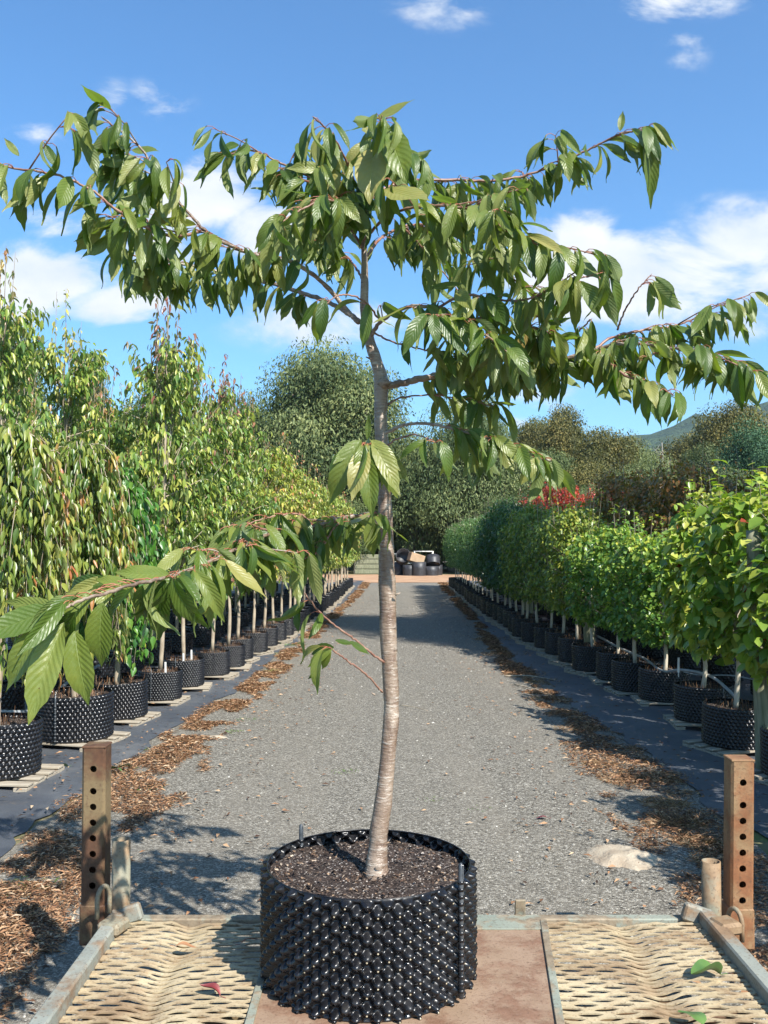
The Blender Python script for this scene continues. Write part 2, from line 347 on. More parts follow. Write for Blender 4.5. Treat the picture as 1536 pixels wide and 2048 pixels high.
def mat_soil():
    m, nt, b, o = newmat('potting_mix', .9, .2); c = coords(nt)
    vo = nn(nt, 'ShaderNodeTexVoronoi'); vo.inputs['Scale'].default_value = 190; nt.links.new(c, vo.inputs[0])
    s3 = nn(nt, 'ShaderNodeSeparateColor'); nt.links.new(vo.outputs['Color'], s3.inputs[0])
    col = ramp(nt, s3.outputs[0], [(0,(.018,.013,.011)),(.5,(.038,.028,.024)),(.8,(.085,.062,.052)),(.93,(.20,.16,.13)),(1,(.46,.42,.38))])
    col = mixc(nt, mrange(nt, noise(nt, c, 7, 5), .4, .7, 0, .45), col, (.03,.02,.015))
    nt.links.new(col, b.inputs['Base Color']); bump(nt, b, math_(nt, 'ADD', s3.outputs[1], noise(nt, c, 40, 5)), 1.0, .012); return m
MT['soil'] = mat_soil()
MT['chip'] = leafmat('bark_chip', [(0,(.03,.02,.015)),(.45,(.10,.06,.04)),(.8,(.28,.19,.12)),(1,(.55,.46,.36))], trans=0.0, rough=.85, spec=.2)
MT['litter'] = leafmat('dry_litter', [(0,(.06,.032,.02)),(.3,(.19,.095,.05)),(.65,(.35,.19,.10)),(.9,(.48,.31,.18)),(1,(.58,.46,.32))], trans=.12, rough=.75, spec=.25)
MT['drygrass'] = leafmat('dry_grass_mat', [(0,(.10,.05,.025)),(.45,(.26,.15,.08)),(.8,(.40,.27,.16)),(1,(.5,.4,.27))], trans=.2, rough=.8, spec=.2)
MT['greenweed'] = leafmat('weed_mat', [(0,(.05,.12,.02)),(.5,(.11,.22,.04)),(1,(.25,.33,.08))], trans=.3)
MT['stone'] = simple('pale_stone', (.27,.21,.15), (.44,.38,.29), 9, .9, .2, .8, .012, 6)
MT['timber'] = simple('pallet_timber', (.24,.20,.15), (.42,.37,.29), 5, .85, .2, .5, .003, 6, stretch=(1,8,8), extra=((.26,.21,.17),9,.6,.75))
MT['postwood'] = simple('grey_green_post', (.13,.14,.08), (.30,.29,.20), 7, .9, .2, .6, .006, 6, stretch=(6,6,.6))
MT['hose'] = simple('grey_hose', (.17,.19,.20), (.30,.32,.33), 5, .55)
MT['whitetag'] = simple('white_tag', (.7,.7,.68), (.82,.82,.8), 5, .5)
MT['greenleaf'] = simple('green_fallen_leaf', (.05,.115,.028), (.11,.19,.05), 8, .4)
MT['redleaf'] = simple('red_fallen_leaf', (.10,.012,.015), (.20,.03,.03), 8, .5)
MT['brownleaf'] = simple('brown_fallen_leaf', (.28,.12,.05), (.45,.24,.12), 8, .7)
def mat_rust(name, steel, rust, lo, hi, paint=None, rough=.7):
    m, nt, b, o = newmat(name, rough, .35); c = coords(nt)
    a = ramp(nt, noise(nt, c, 5, 7, .65), [(.3, steel[0]), (.7, steel[1])])
    r = ramp(nt, noise(nt, c, 17, 6, .6), [(.3, rust[0]), (.7, rust[1])])
    msk = mrange(nt, noise(nt, c, 4.2, 8, .68), lo, hi, 0, 1, True)
    col = mixc(nt, msk, a, r)
    if paint: col = mixc(nt, mrange(nt, noise(nt, c, 3.1, 7, .7), paint[1], paint[2], 0, 1, True), col, paint[0])
    sp = noise(nt, c, 90, 4); col = mixc(nt, mrange(nt, sp, .56, .70, 0, .65), col, (.09,.05,.03)); col = mixc(nt, mrange(nt, noise(nt, c, 2.2, 7, .7), .5, .68, 0, .5, True), col, mixc(nt, 1.0, col, (.55,.45,.38), 'MULTIPLY'))
    nt.links.new(col, b.inputs['Base Color'])
    bump(nt, b, math_(nt, 'ADD', noise(nt, c, 45, 6, .7), math_(nt, 'MULTIPLY', msk, .6)), .45, .004); return m
MT['rustpost'] = mat_rust('rusty_steel_post', ((.22,.14,.07),(.30,.19,.10)), ((.17,.065,.028),(.28,.125,.055)), .40, .58)
MT['darkrust'] = mat_rust('dark_rusty_steel', ((.13,.095,.048),(.22,.155,.08)), ((.06,.03,.018),(.13,.062,.032)), .38, .60)
MT['rail'] = mat_rust('worn_painted_steel', ((.19,.205,.18),(.29,.295,.25)), ((.18,.115,.065),(.27,.18,.11)), .46, .62)
MT['tubemetal'] = mat_rust('dirty_steel_tube', ((.15,.15,.11),(.27,.25,.18)), ((.18,.11,.06),(.28,.19,.11)), .44, .60)
MT['plate'] = mat_rust('rusty_floor_plate', ((.23,.155,.10),(.31,.215,.15)), ((.14,.072,.042),(.22,.125,.08)), .45, .62, ((.40,.35,.28), .64, .74))
MT['mintpaint'] = mat_rust('mint_paint', ((.19,.215,.175),(.28,.29,.235)), ((.15,.115,.075),(.30,.24,.165)), .44, .54)
MT['meshmetal'] = mat_rust('dusty_steel_mesh', ((.36,.285,.17),(.51,.415,.265)), ((.22,.15,.085),(.36,.26,.155)), .43, .62)
def mat_gravel():
    m, nt, b, o = newmat('gravel', .9, .25); c = coords(nt)
    def vor(s):
        v = nn(nt, 'ShaderNodeTexVoronoi'); v.inputs['Scale'].default_value = s; nt.links.new(c, v.inputs[0])
        q = nn(nt, 'ShaderNodeSeparateColor'); nt.links.new(v.outputs['Color'], q.inputs[0]); return q.outputs[0], v.outputs['Distance']
    a, ad = vor(92); a2, ad2 = vor(230)
    mixf = math_(nt, 'ADD', math_(nt, 'MULTIPLY', a, .6), math_(nt, 'MULTIPLY', a2, .4))
    col = ramp(nt, mixf, [(.12,(.036,.032,.026)),(.36,(.118,.107,.087)),(.62,(.205,.187,.153)),(.80,(.34,.315,.265)),(1,(.62,.59,.52))])
    big = noise(nt, coords(nt, (1,.07,1)), 1.5, 6, .62)
    col = mixc(nt, mrange(nt, big, .42, .62, 0, .42), col, (.225,.20,.16))
    big2 = noise(nt, c, 2.3, 5, .65); col = mixc(nt, mrange(nt, big2, .5, .75, 0, .35), col, (.15,.14,.12))
    nt.links.new(col, b.inputs['Base Color'])
    bump(nt, b, math_(nt, 'ADD', math_(nt, 'MULTIPLY', ad, -.8), math_(nt, 'ADD', math_(nt, 'MULTIPLY', a2, .5), math_(nt, 'MULTIPLY', noise(nt, c, 12, 4), 1.2))), .8, .009); return m
MT['gravel'] = mat_gravel()
def mat_weedmat():
    m, nt, b, o = newmat('weed_fabric', .55, .5); c = coords(nt)
    n = noise(nt, c, 1.6, 6, .62); col = ramp(nt, n, [(.3,(.050,.057,.070)),(.55,(.086,.093,.104)),(.75,(.15,.15,.15))])
    col = mixc(nt, mrange(nt, noise(nt, c, 9, 6, .7), .58, .75, 0, .55), col, (.20,.16,.12))
    nt.links.new(col, b.inputs['Base Color'])
    w = nn(nt, 'ShaderNodeTexWave'); w.inputs['Scale'].default_value = 160; nt.links.new(c, w.inputs[0])
    bump(nt, b, math_(nt, 'ADD', math_(nt, 'MULTIPLY', n, 4), math_(nt, 'MULTIPLY', w.outputs[1], .25)), .5, .01); return m
MT['weedmat'] = mat_weedmat()
MT['dirt'] = simple('brown_dirt', (.30,.17,.10), (.46,.30,.19), 1.2, .95, .1, .5, .02, 7)
MT['earth'] = simple('field_earth', (.11,.10,.055), (.22,.19,.11), .35, .95, .1, .5, .03, 8, extra=((.10,.14,.04),1.3,.5,.65))
MT['hill'] = simple('forested_hill', (.022,.045,.030), (.06,.095,.05), .035, .95, .05, 1.0, 6, 8)
MT['building'] = simple('white_wall', (.6,.6,.57), (.75,.75,.72), 1, .7)
MT['roofmetal'] = simple('roof_metal', (.42,.43,.43), (.6,.6,.6), 2, .5)
MT['darkfence'] = simple('dark_fence', (.05,.04,.035), (.10,.08,.065), 4, .9)
MT['railpale'] = simple('pale_rail', (.5,.48,.44), (.7,.68,.62), 4, .7)
MT['cardboard'] = simple('cardboard', (.30,.20,.12), (.40,.28,.17), 4, .85)
MT['blackplain'] = simple('dull_black_plastic', (.018,.018,.02), (.04,.04,.045), 6, .5)

# ------------------------------------------------------------------ ground
def sheet(name, xl, xr, z, mat, kind='structure', nx=10, amp=0.0, label=None):
    """strip between two edge polylines sharing Y values: xl/xr = [(y, x), ...]"""
    ys = np.array([a[0] for a in xl]); L = np.array([a[1] for a in xl]); Rr = np.array([a[1] for a in xr])
    t = np.linspace(0, 1, nx)
    X = L[:,None]*(1-t)+Rr[:,None]*t; Y = np.repeat(ys[:,None], nx, 1)
    Z = np.full_like(X, z)
    if amp: Z = Z + amp*(-.55+.9*vnoise(X*1.1+Y*.5, Y*.9, 3)+.6*vnoise(X*5, Y*3.5, 5)+.3*vnoise(X*11+Y*3, Y*9, 9))*np.clip(np.minimum(X-L[:,None]+.02, Rr[:,None]-X+.02)*8, 0, 1)
    m = M(); m.add(np.stack([X,Y,Z],-1).reshape(-1,3), grid_faces(nx, len(ys)))
    o = m.build(name, mat); o['kind'] = kind; return o
g = M(); S = 4000
gx = np.concatenate([np.linspace(-S,-60,8), np.linspace(-40,40,9), np.linspace(60,S,8)]); gy = np.concatenate([[-S,-800,-100],np.linspace(-20,120,10),[300,800,S]])
GX, GY = np.meshgrid(gx, gy); g.add(np.stack([GX,GY,0*GX],-1).reshape(-1,3), grid_faces(len(gx), len(gy)))
go = g.build('ground', MT['earth']); go['kind'] = 'structure'
Ys = np.concatenate([np.arange(-6, 14, .12), np.arange(14, 46, .4)])
def edge(pts, jit=.06, seed=1, ys=None):
    ys = Ys if ys is None else ys
    pts = sorted(pts); x = np.interp(ys, [p[0] for p in pts], [p[1] for p in pts])
    return [(y, xx + jit*(vnoise(np.array([y*1.7]), np.array([seed*3.1]), seed)[0]-.5)*2 + jit*.6*(vnoise(np.array([y*6.]), np.array([seed*9.]), seed)[0]-.5)*2) for y, xx in zip(ys, x)]
ML = [(-6,-2.4),(6.3,-2.35),(8.9,-2.25),(11.2,-1.98),(14,-1.85),(19,-1.68),(32,-1.15),(44,-.95)]     # inner edge of the left fabric
MR = [(-6,2.2),(6.3,2.35),(7.9,2.44),(9.1,2.3),(11.2,2.2),(17,2.15),(30,2.6),(44,3.0)]
LL = [(-6,-1.6),(6.2,-1.58),(7.3,-1.45),(8.5,-1.66),(12.3,-1.5),(19,-1.3),(37,-.78),(44,-.7)]          # gravel / litter line left
LR = [(-6,1.5),(6.8,1.6),(8.9,1.72),(13.3,1.76),(22.7,2.1),(39,2.4),(44,2.6)]
sheet('driveway', edge([(a,b-.75) for a,b in LL],.05,2), edge([(a,b+.75) for a,b in LR],.05,3), .004, MT['gravel'])
sheet('weed_mat_floor', edge([(-6,-16),(44,-16)],0,4), edge(ML,.10,5), .010, MT['weedmat'], nx=110, amp=.040)
sheet('weed_mat_floor', edge(MR,.10,6), edge([(-6,16),(44,16)],0,7), .010, MT['weedmat'], nx=110, amp=.040)
dy = np.arange(-40, 41, 1.)
m = M(); X = np.linspace(-45, 45, 90); lo = 43.5+.35*vnoise(X*.6, X*0, 4); hi = 54.2+.6*vnoise(X*.4, X*0, 8)
m.add(np.concatenate([np.stack([X,lo,0*X+.016],-1), np.stack([X,hi,0*X+.016],-1)]), grid_faces(len(X), 2))
m.build('dirt_road', MT['dirt'])['kind'] = 'structure'

def in_band(y, a, b): return np.interp(y, [p[0] for p in sorted(a)], [p[1] for p in sorted(a)]), np.interp(y, [p[0] for p in sorted(b)], [p[1] for p in sorted(b)])
def litter(name, inner, outer, count, seed, tuftn, spill):
    r = np.random.default_rng(seed); m = M()
    # nearer part gets more, smaller pieces are fused into larger flakes far away
    y = 2.6 + 41*r.random(count)**2.1
    a, b = in_band(y, inner, outer)
    u = r.beta(1.5, 1.7, count)*1.22-.11
    x = a + (b-a)*u
    dens = vnoise(x*2.2, y*1.3, seed)*.6+vnoise(x*6, y*4, seed+1)*.55
    keep = dens > (.45 + .45*np.abs(u-.5)**1.5); x, y, u, dens = x[keep], y[keep], u[keep], dens[keep]
    n = len(x); pile = np.clip(dens-.4, 0, 1)*np.clip(1-np.abs(u-.5)*1.7, 0, 1)*.11
    z = .012 + pile*r.random(n)
    pos = np.stack([x,y,z],-1); th = r.random(n)*6.28
    f = np.stack([np.cos(th), np.sin(th), (r.random(n)-.4)*.7], -1); nr = np.stack([(r.random(n)-.5)*1.3,(r.random(n)-.5)*1.3,np.ones(n)],-1)
    sc = 1+ y/22.
    scatter(m, pos, f, nr, (.015+.042*r.random(n)**1.3)*sc, (.003+.008*r.random(n)**1.6)*sc, r.random(n)**1.1, *LEAF2)
    # stray flakes on the gravel and fabric
    k = spill; y = 2.6+30*r.random(k)**1.6; a, b = in_band(y, inner, outer); s = np.where(r.random(k)<.5, a, b); w = np.sign(b-a)*np.where(s==a,-1,1)
    x = s + w*np.abs(r.normal(0, .55, k)); th = r.random(k)*6.28
    scatter(m, np.stack([x,y,np.where(s==b,.055,.02)],-1), np.stack([np.cos(th),np.sin(th),.1+0*th],-1), np.stack([(r.random(k)-.5),(r.random(k)-.5),1+0*th],-1), .03+.04*r.random(k), .012+.015*r.random(k), r.random(k), *LEAF2)
    o = m.build(name, MT['litter']); tag(o, None, None, None, 'stuff'); return o
o = litter('leaf_litter', LL, ML, 120000, 11, 0, 1700); o['label'] = 'rust brown dry leaf litter heaped along left edge of the driveway'; o['category'] = 'leaf litter'
o = litter('leaf_litter', LR, MR, 70000, 12, 0, 1400); o['label'] = 'thin brown leaf litter along the shaded right edge of the driveway'; o['category'] = 'leaf litter'
def grass_tufts(name, spots, mat, label, hgt=.16):
    r = np.random.default_rng(5); m = M()
    for (x, y, rad, n, h) in spots:
        th = r.random(n)*6.28; rr = rad*np.sqrt(r.random(n)); px_ = x+rr*np.cos(th); py_ = y+rr*np.sin(th)
        fa = r.random(n)*6.28; f = np.stack([np.cos(fa)*(.5+1.0*r.random(n)), np.sin(fa)*(.5+1.0*r.random(n)), .05+.75*r.random(n)**1.5], -1)
        scatter(m, np.stack([px_,py_,np.full(n,.01)],-1), f, np.stack([np.cos(th+1.5),np.sin(th+1.5),0*th+.2],-1), h*.62*(.3+.9*r.random(n)), .0028+.003*r.random(n), r.random(n), np.array([[-.5,0,0],[.5,0,0],[.4,.5,.10],[-.4,.5,.10],[.1,1,-.15],[-.1,1,-.15]]), np.array([[0,1,2,3],[3,2,4,5]]))
    o = m.build(name, mat); tag(o, label, 'grass', None, 'stuff'); return o
sp = []
for (px, py, rad, n, h) in [(1360,1650,.16,500,.17),(1400,1690,.13,350,.14),(1330,1610,.18,400,.12),(1250,1560,.2,350,.10),(1200,1530,.15,250,.09),(1150,1460,.22,350,.10),(1100,1400,.3,400,.10),(1050,1350,.35,400,.11),(1010,1310,.4,500,.16),(990,1280,.4,500,.18),(1340,1560,.2,350,.12),(1090,1365,.3,400,.12),(1280,1500,.12,120,.1),(1440,1720,.2,300,.1)]:
    q = G(px, py); sp.append((q[0], q[1], rad, n, h))
grass_tufts('dry_grass', sp, MT['drygrass'], 'straw coloured dry grass tufts at right driveway edge')
sp = []
for (px, py, rad, n, h) in [(560,1310,.22,160,.09),(585,1290,.25,160,.1),(545,1345,.1,90,.16),(285,1500,.07,60,.04),(300,1580,.1,60,.04),(495,1440,.12,60,.03),(470,1465,.1,60,.03),(690,1545,.12,60,.02),(60,1775,.15,90,.07),(860,1600,.1,30,.02),(960,1620,.1,20,.02)]:
    q = G(px, py); sp.append((q[0], q[1], rad, n, h))
grass_tufts('green_weeds', sp, MT['greenweed'], 'small green weeds scattered through the driveway litter')
# scattered loose stones on the gravel
r = np.random.default_rng(3); m = M()
n = 3200; y = 3.6+24*r.random(n)**2; x = -1.6+3.4*r.random(n)
ico = np.array([[1,0,0],[0,1,0],[-1,0,0],[0,-1,0],[0,0,.7]]); fi = np.array([[0,1,4],[1,2,4],[2,3,4],[3,0,4]])
s = (.003+.006*r.random(n)**2)*(1+y/14); th = r.random(n)*6.28
c_, s_ = np.cos(th), np.sin(th)
v = ico[None]*s[:,None,None]*(.7+.6*r.random((n,5,1))); v = np.stack([v[...,0]*c_[:,None]-v[...,1]*s_[:,None], v[...,0]*s_[:,None]+v[...,1]*c_[:,None], v[...,2]],-1)+np.stack([x,y,0*x+.004],-1)[:,None,:]
m.add(v.reshape(-1,3), (fi[None]+(np.arange(n)*5)[:,None,None]).reshape(-1,3), 0, np.repeat(r.random(n),5), False)
MT['pebble'] = leafmat('pebbles', [(0,(.12,.11,.09)),(.5,(.20,.19,.165)),(.9,(.33,.31,.27)),(1,(.55,.53,.48))], trans=0, rough=.85, spec=.3)
o = m.build('loose_gravel', MT['pebble']); tag(o, 'loose pale grey stones scattered over the gravel driveway', 'gravel', None, 'stuff')

# ------------------------------------------------------------------ pots
def airpot(R, H, ncol, nrow, su, sv, amp, inner=True, rings=True, name='pot'):
    nu, nv = ncol*su, nrow*sv+1
    u = np.arange(nu)/nu*ncol; v = np.linspace(0, nrow, nv)
    U, V = np.meshgrid(u, v); cw = 2*math.pi*R/ncol; ch = H/nrow
    off = np.zeros_like(U)
    def lat(sh_u, sh_v, rb, yo):
        best = np.full_like(U, 9.)
        for dj in (-1,0,1):
            j = np.floor(V-sh_v)+dj; cu = .5*(j % 2)+sh_u
            du = (U-cu) - np.round(U-cu); dv = V-(j+.5+sh_v+yo)
            best = np.minimum(best, np.sqrt((du*cw)**2+(dv*ch*1.0)**2)/rb)
        return best
    rb = math.hypot(cw/2, ch)*.60
    q = lat(0, 0, rb, -.12); off += amp*(.5+.5*np.cos(np.pi*np.clip(q,0,1)))**.62
    q2 = lat(.5, 0, rb*.9, .0); off -= amp*.25*np.clip(1-q2**2, 0, 1)**.8
    fade = np.clip((nrow-V)*2.2, 0, 1)*np.clip(V*2.2, 0, 1); off *= fade
    Rr = R + off; A = U/ncol*2*math.pi
    Z = V*ch
    m = M(); m.add(np.stack([Rr*np.cos(A), Rr*np.sin(A), Z], -1).reshape(-1,3), grid_faces(nu, nv, True))
    if rings:
        tm = M()
        for j in range(nrow):
            for i in range(ncol):
                if j == nrow-1 and i % 2: continue
                a = (i+.5*(j%2))/ncol*2*math.pi; z = (j+.5-.34)*ch; rr = R+amp*.55
                d = np.array([math.cos(a), math.sin(a), -.15]); c = np.array([rr*math.cos(a), rr*math.sin(a), z])
                if rng.random() < .1: continue
                c = c + d*.004; tube(m, [c-d*.004, c+d*.003, c+d*.0045], [.0085,.0056,.0042], 8, 0, cap=False)
                if rng.random() < .62: tube(m, [c+d*.0035, c+d*.0052], [.0040,.0026], 6, 1, cap=True)
    # rim lip
    th = np.linspace(0, 2*math.pi, 73)
    tube(m, np.stack([R*np.cos(th), R*np.sin(th), 0*th+H], -1), .0022, 5, 0, cap=False)
    return m
def soilmesh(R, z, n=40, amp=.02, seed=1, chips=0, keep=None):
    m = M(); t = np.linspace(0, 1, 16); th = np.linspace(0, 2*math.pi, n, endpoint=False)
    T, A = np.meshgrid(t, th, indexing='ij'); X = R*T*np.cos(A); Y = R*T*np.sin(A)
    Z = z + amp*(vnoise(X*14+50, Y*14+50, seed)+.5*vnoise(X*40+9, Y*40+9, seed)-.7)
    m.add(np.stack([X,Y,Z],-1).reshape(-1,3), grid_faces(n, len(t), True))
    if chips:
        r = np.random.default_rng(seed); a = r.random(chips)*6.28; q = R*.98*np.sqrt(r.random(chips)); x, y = q*np.cos(a), q*np.sin(a); th = r.random(chips)*6.28
        scatter(m, np.stack([x,y,z+.004+.012*r.random(chips)],-1), np.stack([np.cos(th),np.sin(th),(r.random(chips)-.5)],-1), np.stack([(r.random(chips)-.5)*1.2,(r.random(chips)-.5)*1.2,np.ones(chips)],-1), .008+.018*r.random(chips)**2, .004+.007*r.random(chips), r.random(chips)**1.7, *QUAD, mi=1)
    return m
# ------------------------------------------------------------------ main potted cherry
PC = (-.056, 3.45); TZ = .33; RIMZ = .727
tree = thing('potted_cherry_tree', 'tall young cherry tree with drooping leaves in large black dimpled pot on the steel tray', 'potted tree', (PC[0], PC[1], TZ))
off0 = np.array([PC[0], PC[1], TZ])
pm = airpot(.372, RIMZ-TZ, 34, 14, 14, 14, .027)
pot = pm.build('pot', [MT['pot'], MT['nozzle']], tree)
for ang, z0, z1 in ((R_(-38), .02, .475), (R_(137), .02, .455)):       # clear seam screws
    m = M(); c = np.array([.405*math.cos(ang), .405*math.sin(ang)]); 
    if ang > 0: c = np.array([.372*math.cos(ang), .372*math.sin(ang)])
    tube(m, [[c[0],c[1],z0],[c[0],c[1],z1-.02],[c[0],c[1],z1]], [.009,.009,.004], 8)
    for k in range(16): z = z0+.02+k*(z1-z0-.09)/15; tube(m, [[c[0],c[1],z],[c[0],c[1],z+.010]], .0115, 8, 1)
    box(m, (c[0], c[1], z1-.03), (.022,.006,.05), ang, .002)
    m.build('seam_clip', [MT['clip'], MT['pot']], pot)
soilmesh(.368, RIMZ-TZ-.045, 60, .03, 4, 900).build('soil', [MT['soil'], MT['chip']], tree)
TR = [(757,1765,3.44),(752,1735,3.44),(757,1680,3.45),(768,1590,3.46),(779,1480,3.47),(782,1400,3.48),(778,1280,3.48),(775,1180,3.48),(771,1080,3.48),(769,980,3.47),(764,900,3.46),(760,830,3.46),(762,770,3.46),(752,720,3.46),(738,672,3.46),(728,620,3.45),(728,560,3.45),(729,500,3.46),(724,440,3.46),(723,380,3.46),(733,310,3.46),(738,265,3.47)]
TP = np.array([P(*q) for q in TR]) - off0
tr_w = [31,23.5,18,16.5,16,15.5,16,17,15,14.5,14,13.5,15,12.5,11.5,10,7.5,6.5,5.5,4.5,3.6,2.4]
m = M(); k = 150; tp = spline(TP, k); rr = np.interp(np.linspace(0,1,k), np.linspace(0,1,len(tr_w)), tr_w)*3.46/FPX
rr *= 1+.05*(vnoise(np.arange(k)*.55, np.zeros(k), 3)-.5)*2+.05*(vnoise(np.arange(k)*.16, np.zeros(k), 8)-.5)*2
tp[:,0] += (vnoise(np.arange(k)*.25, np.zeros(k), 5)-.5)*.006
tube(m, tp, rr, 20)
for (px, py, d, rad) in [(768,765,3.43,.026),(772,960,3.44,.020),(757,1735,3.41,.020)]:   # knots
    c = P(px, py, d)-off0; tube(m, [c+[0,.02,-.02],c+[0,.0,0],c+[0,.02,.02]], [rad*.5,rad,rad*.5], 10)
for (px,py,dx) in [(745,695,-10),(742,718,-9),(790,1190,9),(750,1390,-6),(733,660,-9)]:
    c = P(px,py,3.44)-off0; tube(m, [c, c+[dx*.0022,0,.008]], [.005,.002], 6)
m.build('trunk', MT['bark'], tree)
# (points in the photograph with their distance), radius start/end in mm, bark kind, start of leaves, node spacing
BR = [
 ([(718,645,3.45),(690,622,3.5),(640,598,3.6),(560,572,3.7),(480,552,3.75),(400,535,3.7),(335,520,3.65),(300,490,3.6)], 11,4,'bark',.22,.052),
 ([(700,628,3.5),(640,560,3.45),(585,525,3.3),(540,515,3.25),(480,500,3.2),(420,468,3.1),(375,425,3.05),(330,370,3.0),(275,290,2.95),(208,238,2.9)], 9,3,'bark',.25,.05),
 ([(410,462,3.1),(330,470,3.0),(240,425,2.9),(180,378,2.85),(105,348,2.8),(20,335,2.8),(-70,318,2.8)], 6,2.5,'twig',.1,.05),
 ([(345,520,3.65),(300,455,3.5),(283,400,3.4),(270,330,3.35),(245,292,3.3)], 4,2,'twig',.05,.05),
 ([(335,520,3.65),(290,520,3.6),(255,505,3.55),(235,520,3.5)], 4,2,'twig',.1,.05),
 ([(400,535,3.7),(370,560,3.75),(320,545,3.8),(260,530,3.85)], 4,2,'twig',.1,.06),
 ([(727,500,3.45),(690,440,3.5),(640,370,3.6),(560,325,3.65),(498,300,3.6),(452,312,3.6)], 6,2.5,'twig',.2,.04),
 ([(723,400,3.46),(700,340,3.3),(670,280,3.2),(645,250,3.15),(628,235,3.1)], 5,2.5,'twig',.05,.04),
 ([(724,440,3.46),(690,410,3.25),(650,400,3.0),(600,420,2.95),(570,440,2.9)], 5,2.5,'twig',.05,.045),
 ([(730,310,3.46),(755,265,3.3),(765,245,3.1),(760,240,3.0)], 4,2,'twig',.1,.035),
 ([(725,415,3.46),(765,380,3.5),(820,362,3.55),(900,360,3.6),(975,362,3.6),(1055,350,3.6),(1130,322,3.55),(1200,288,3.5),(1250,265,3.45),(1290,262,3.42)], 7,3,'twig',.14,.05),
 ([(727,480,3.45),(780,430,3.3),(850,412,3.2),(950,420,3.1),(1010,460,3.05),(1075,488,3.0),(1130,510,2.95)], 6,2.5,'twig',.16,.045),
 ([(727,520,3.45),(770,470,3.6),(830,450,3.8),(900,480,3.95),(960,530,4.0)], 6,2.5,'twig',.2,.042),
 ([(726,560,3.45),(700,520,3.7),(650,480,3.9),(600,470,4.0),(565,500,4.05)], 5,2.5,'twig',.35,.05),
 ([(742,672,3.45),(765,640,3.4),(815,614,3.3),(870,618,3.2),(930,645,3.1),(985,680,3.0),(1010,700,2.95)], 8,3,'bark',.1,.042),
 ([(870,618,3.2),(930,590,3.15),(990,600,3.1),(1050,600,3.05),(1095,580,3.0),(1150,545,2.95)], 5,2.5,'twig',.05,.045),
 ([(768,772,3.45),(810,765,3.48),(870,752,3.52),(940,742,3.55),(1010,735,3.55),(1090,725,3.5),(1170,708,3.45),(1225,690,3.4),(1300,690,3.35),(1400,708,3.3),(1470,730,3.25)], 15,3,'bark',.12,.045),
 ([(1010,735,3.55),(1040,680,3.4),(1062,630,3.3),(1085,595,3.25)], 9,4,'bark',.1,.05),
 ([(1180,705,3.45),(1225,675,3.5),(1290,660,3.55),(1350,652,3.6),(1410,630,3.6),(1460,640,3.6)], 6,2.5,'twig',.15,.042),
 ([(1235,660,3.5),(1250,620,3.45),(1275,580,3.4),(1300,552,3.38)], 4,2,'twig',.8,.02),
 ([(1200,698,3.42),(1230,735,3.3),(1270,760,3.25),(1320,775,3.2),(1345,790,3.15)], 6,2.5,'twig',.05,.04),
 ([(1090,725,3.5),(1120,690,3.4),(1160,660,3.35),(1180,640,3.3)], 5,2.5,'twig',.05,.045),
 ([(1400,708,3.3),(1450,720,3.2),(1500,745,3.15)], 4,2,'twig',.0,.04),
 ([(766,868,3.45),(810,850,3.42),(860,848,3.38),(920,862,3.3),(980,878,3.25),(1040,902,3.2),(1100,922,3.15)], 7,3,'bark',.05,.045),
 ([(764,905,3.45),(755,895,3.2),(742,890,3.0),(728,892,2.85)], 6,3,'twig',.55,.02),
 ([(768,1060,3.47),(735,1035,3.4),(690,1035,3.3),(630,1052,3.15),(560,1062,3.0),(500,1085,2.8),(430,1118,2.6),(350,1150,2.35),(260,1172,2.1),(180,1195,1.95),(130,1215,1.88)], 8,3,'bark',.05,.04),
 ([(745,665,3.45),(790,685,3.35),(850,700,3.3),(915,715,3.3)], 4,2,'twig',.15,.042),
 ([(766,812,3.45),(805,795,3.5),(865,790,3.55),(930,800,3.55),(985,812,3.5)], 4,2,'twig',.1,.045),
 ([(930,645,3.1),(985,632,3.2),(1050,650,3.25),(1120,672,3.3)], 4,2,'twig',.0,.045),
 ([(950,420,3.1),(985,500,3.3),(1030,560,3.4),(1080,600,3.4)], 4,2,'twig',.1,.045),
 ([(800,450,3.5),(850,500,3.6),(900,560,3.7),(930,600,3.7)], 4,2,'twig',.1,.055),
 ([(760,640,3.45),(725,600,3.2),(680,590,3.1),(650,610,3.05)], 4,2,'twig',.3,.05),
 ([(723,400,3.46),(700,380,3.3),(665,350,3.2),(640,340,3.15)], 4,2,'twig',.1,.035),
 ([(730,340,3.46),(765,320,3.35),(800,310,3.3),(835,330,3.25)], 4,2,'twig',.1,.035),
 ([(764,900,3.46),(790,880,3.3),(830,870,3.2),(870,885,3.1)], 4,2,'twig',.1,.035),
 ([(690,1035,3.3),(665,1060,3.2),(640,1100,3.1),(600,1120,3.0)], 4,2,'twig',.0,.05),
 ([(500,1085,2.8),(470,1120,2.75),(430,1150,2.7),(395,1175,2.65)], 4,2,'twig',.0,.06),
 ([(630,1052,3.15),(600,1030,3.1),(560,1030,3.05),(520,1040,3.0),(460,1060,2.95)], 4,2,'twig',.0,.05),
 ([(560,1062,3.0),(530,1060,2.9),(505,1050,2.8)], 4,2.5,'twig',.3,.03),
 ([(768,1325,3.46),(735,1300,3.42),(700,1272,3.38),(650,1235,3.32),(612,1190,3.25)], 4.5,3,'twig',.75,.06),
 ([(765,1385,3.46),(735,1352,3.4),(700,1325,3.35),(662,1297,3.3)], 4,3,'twig',.97,.02),
]
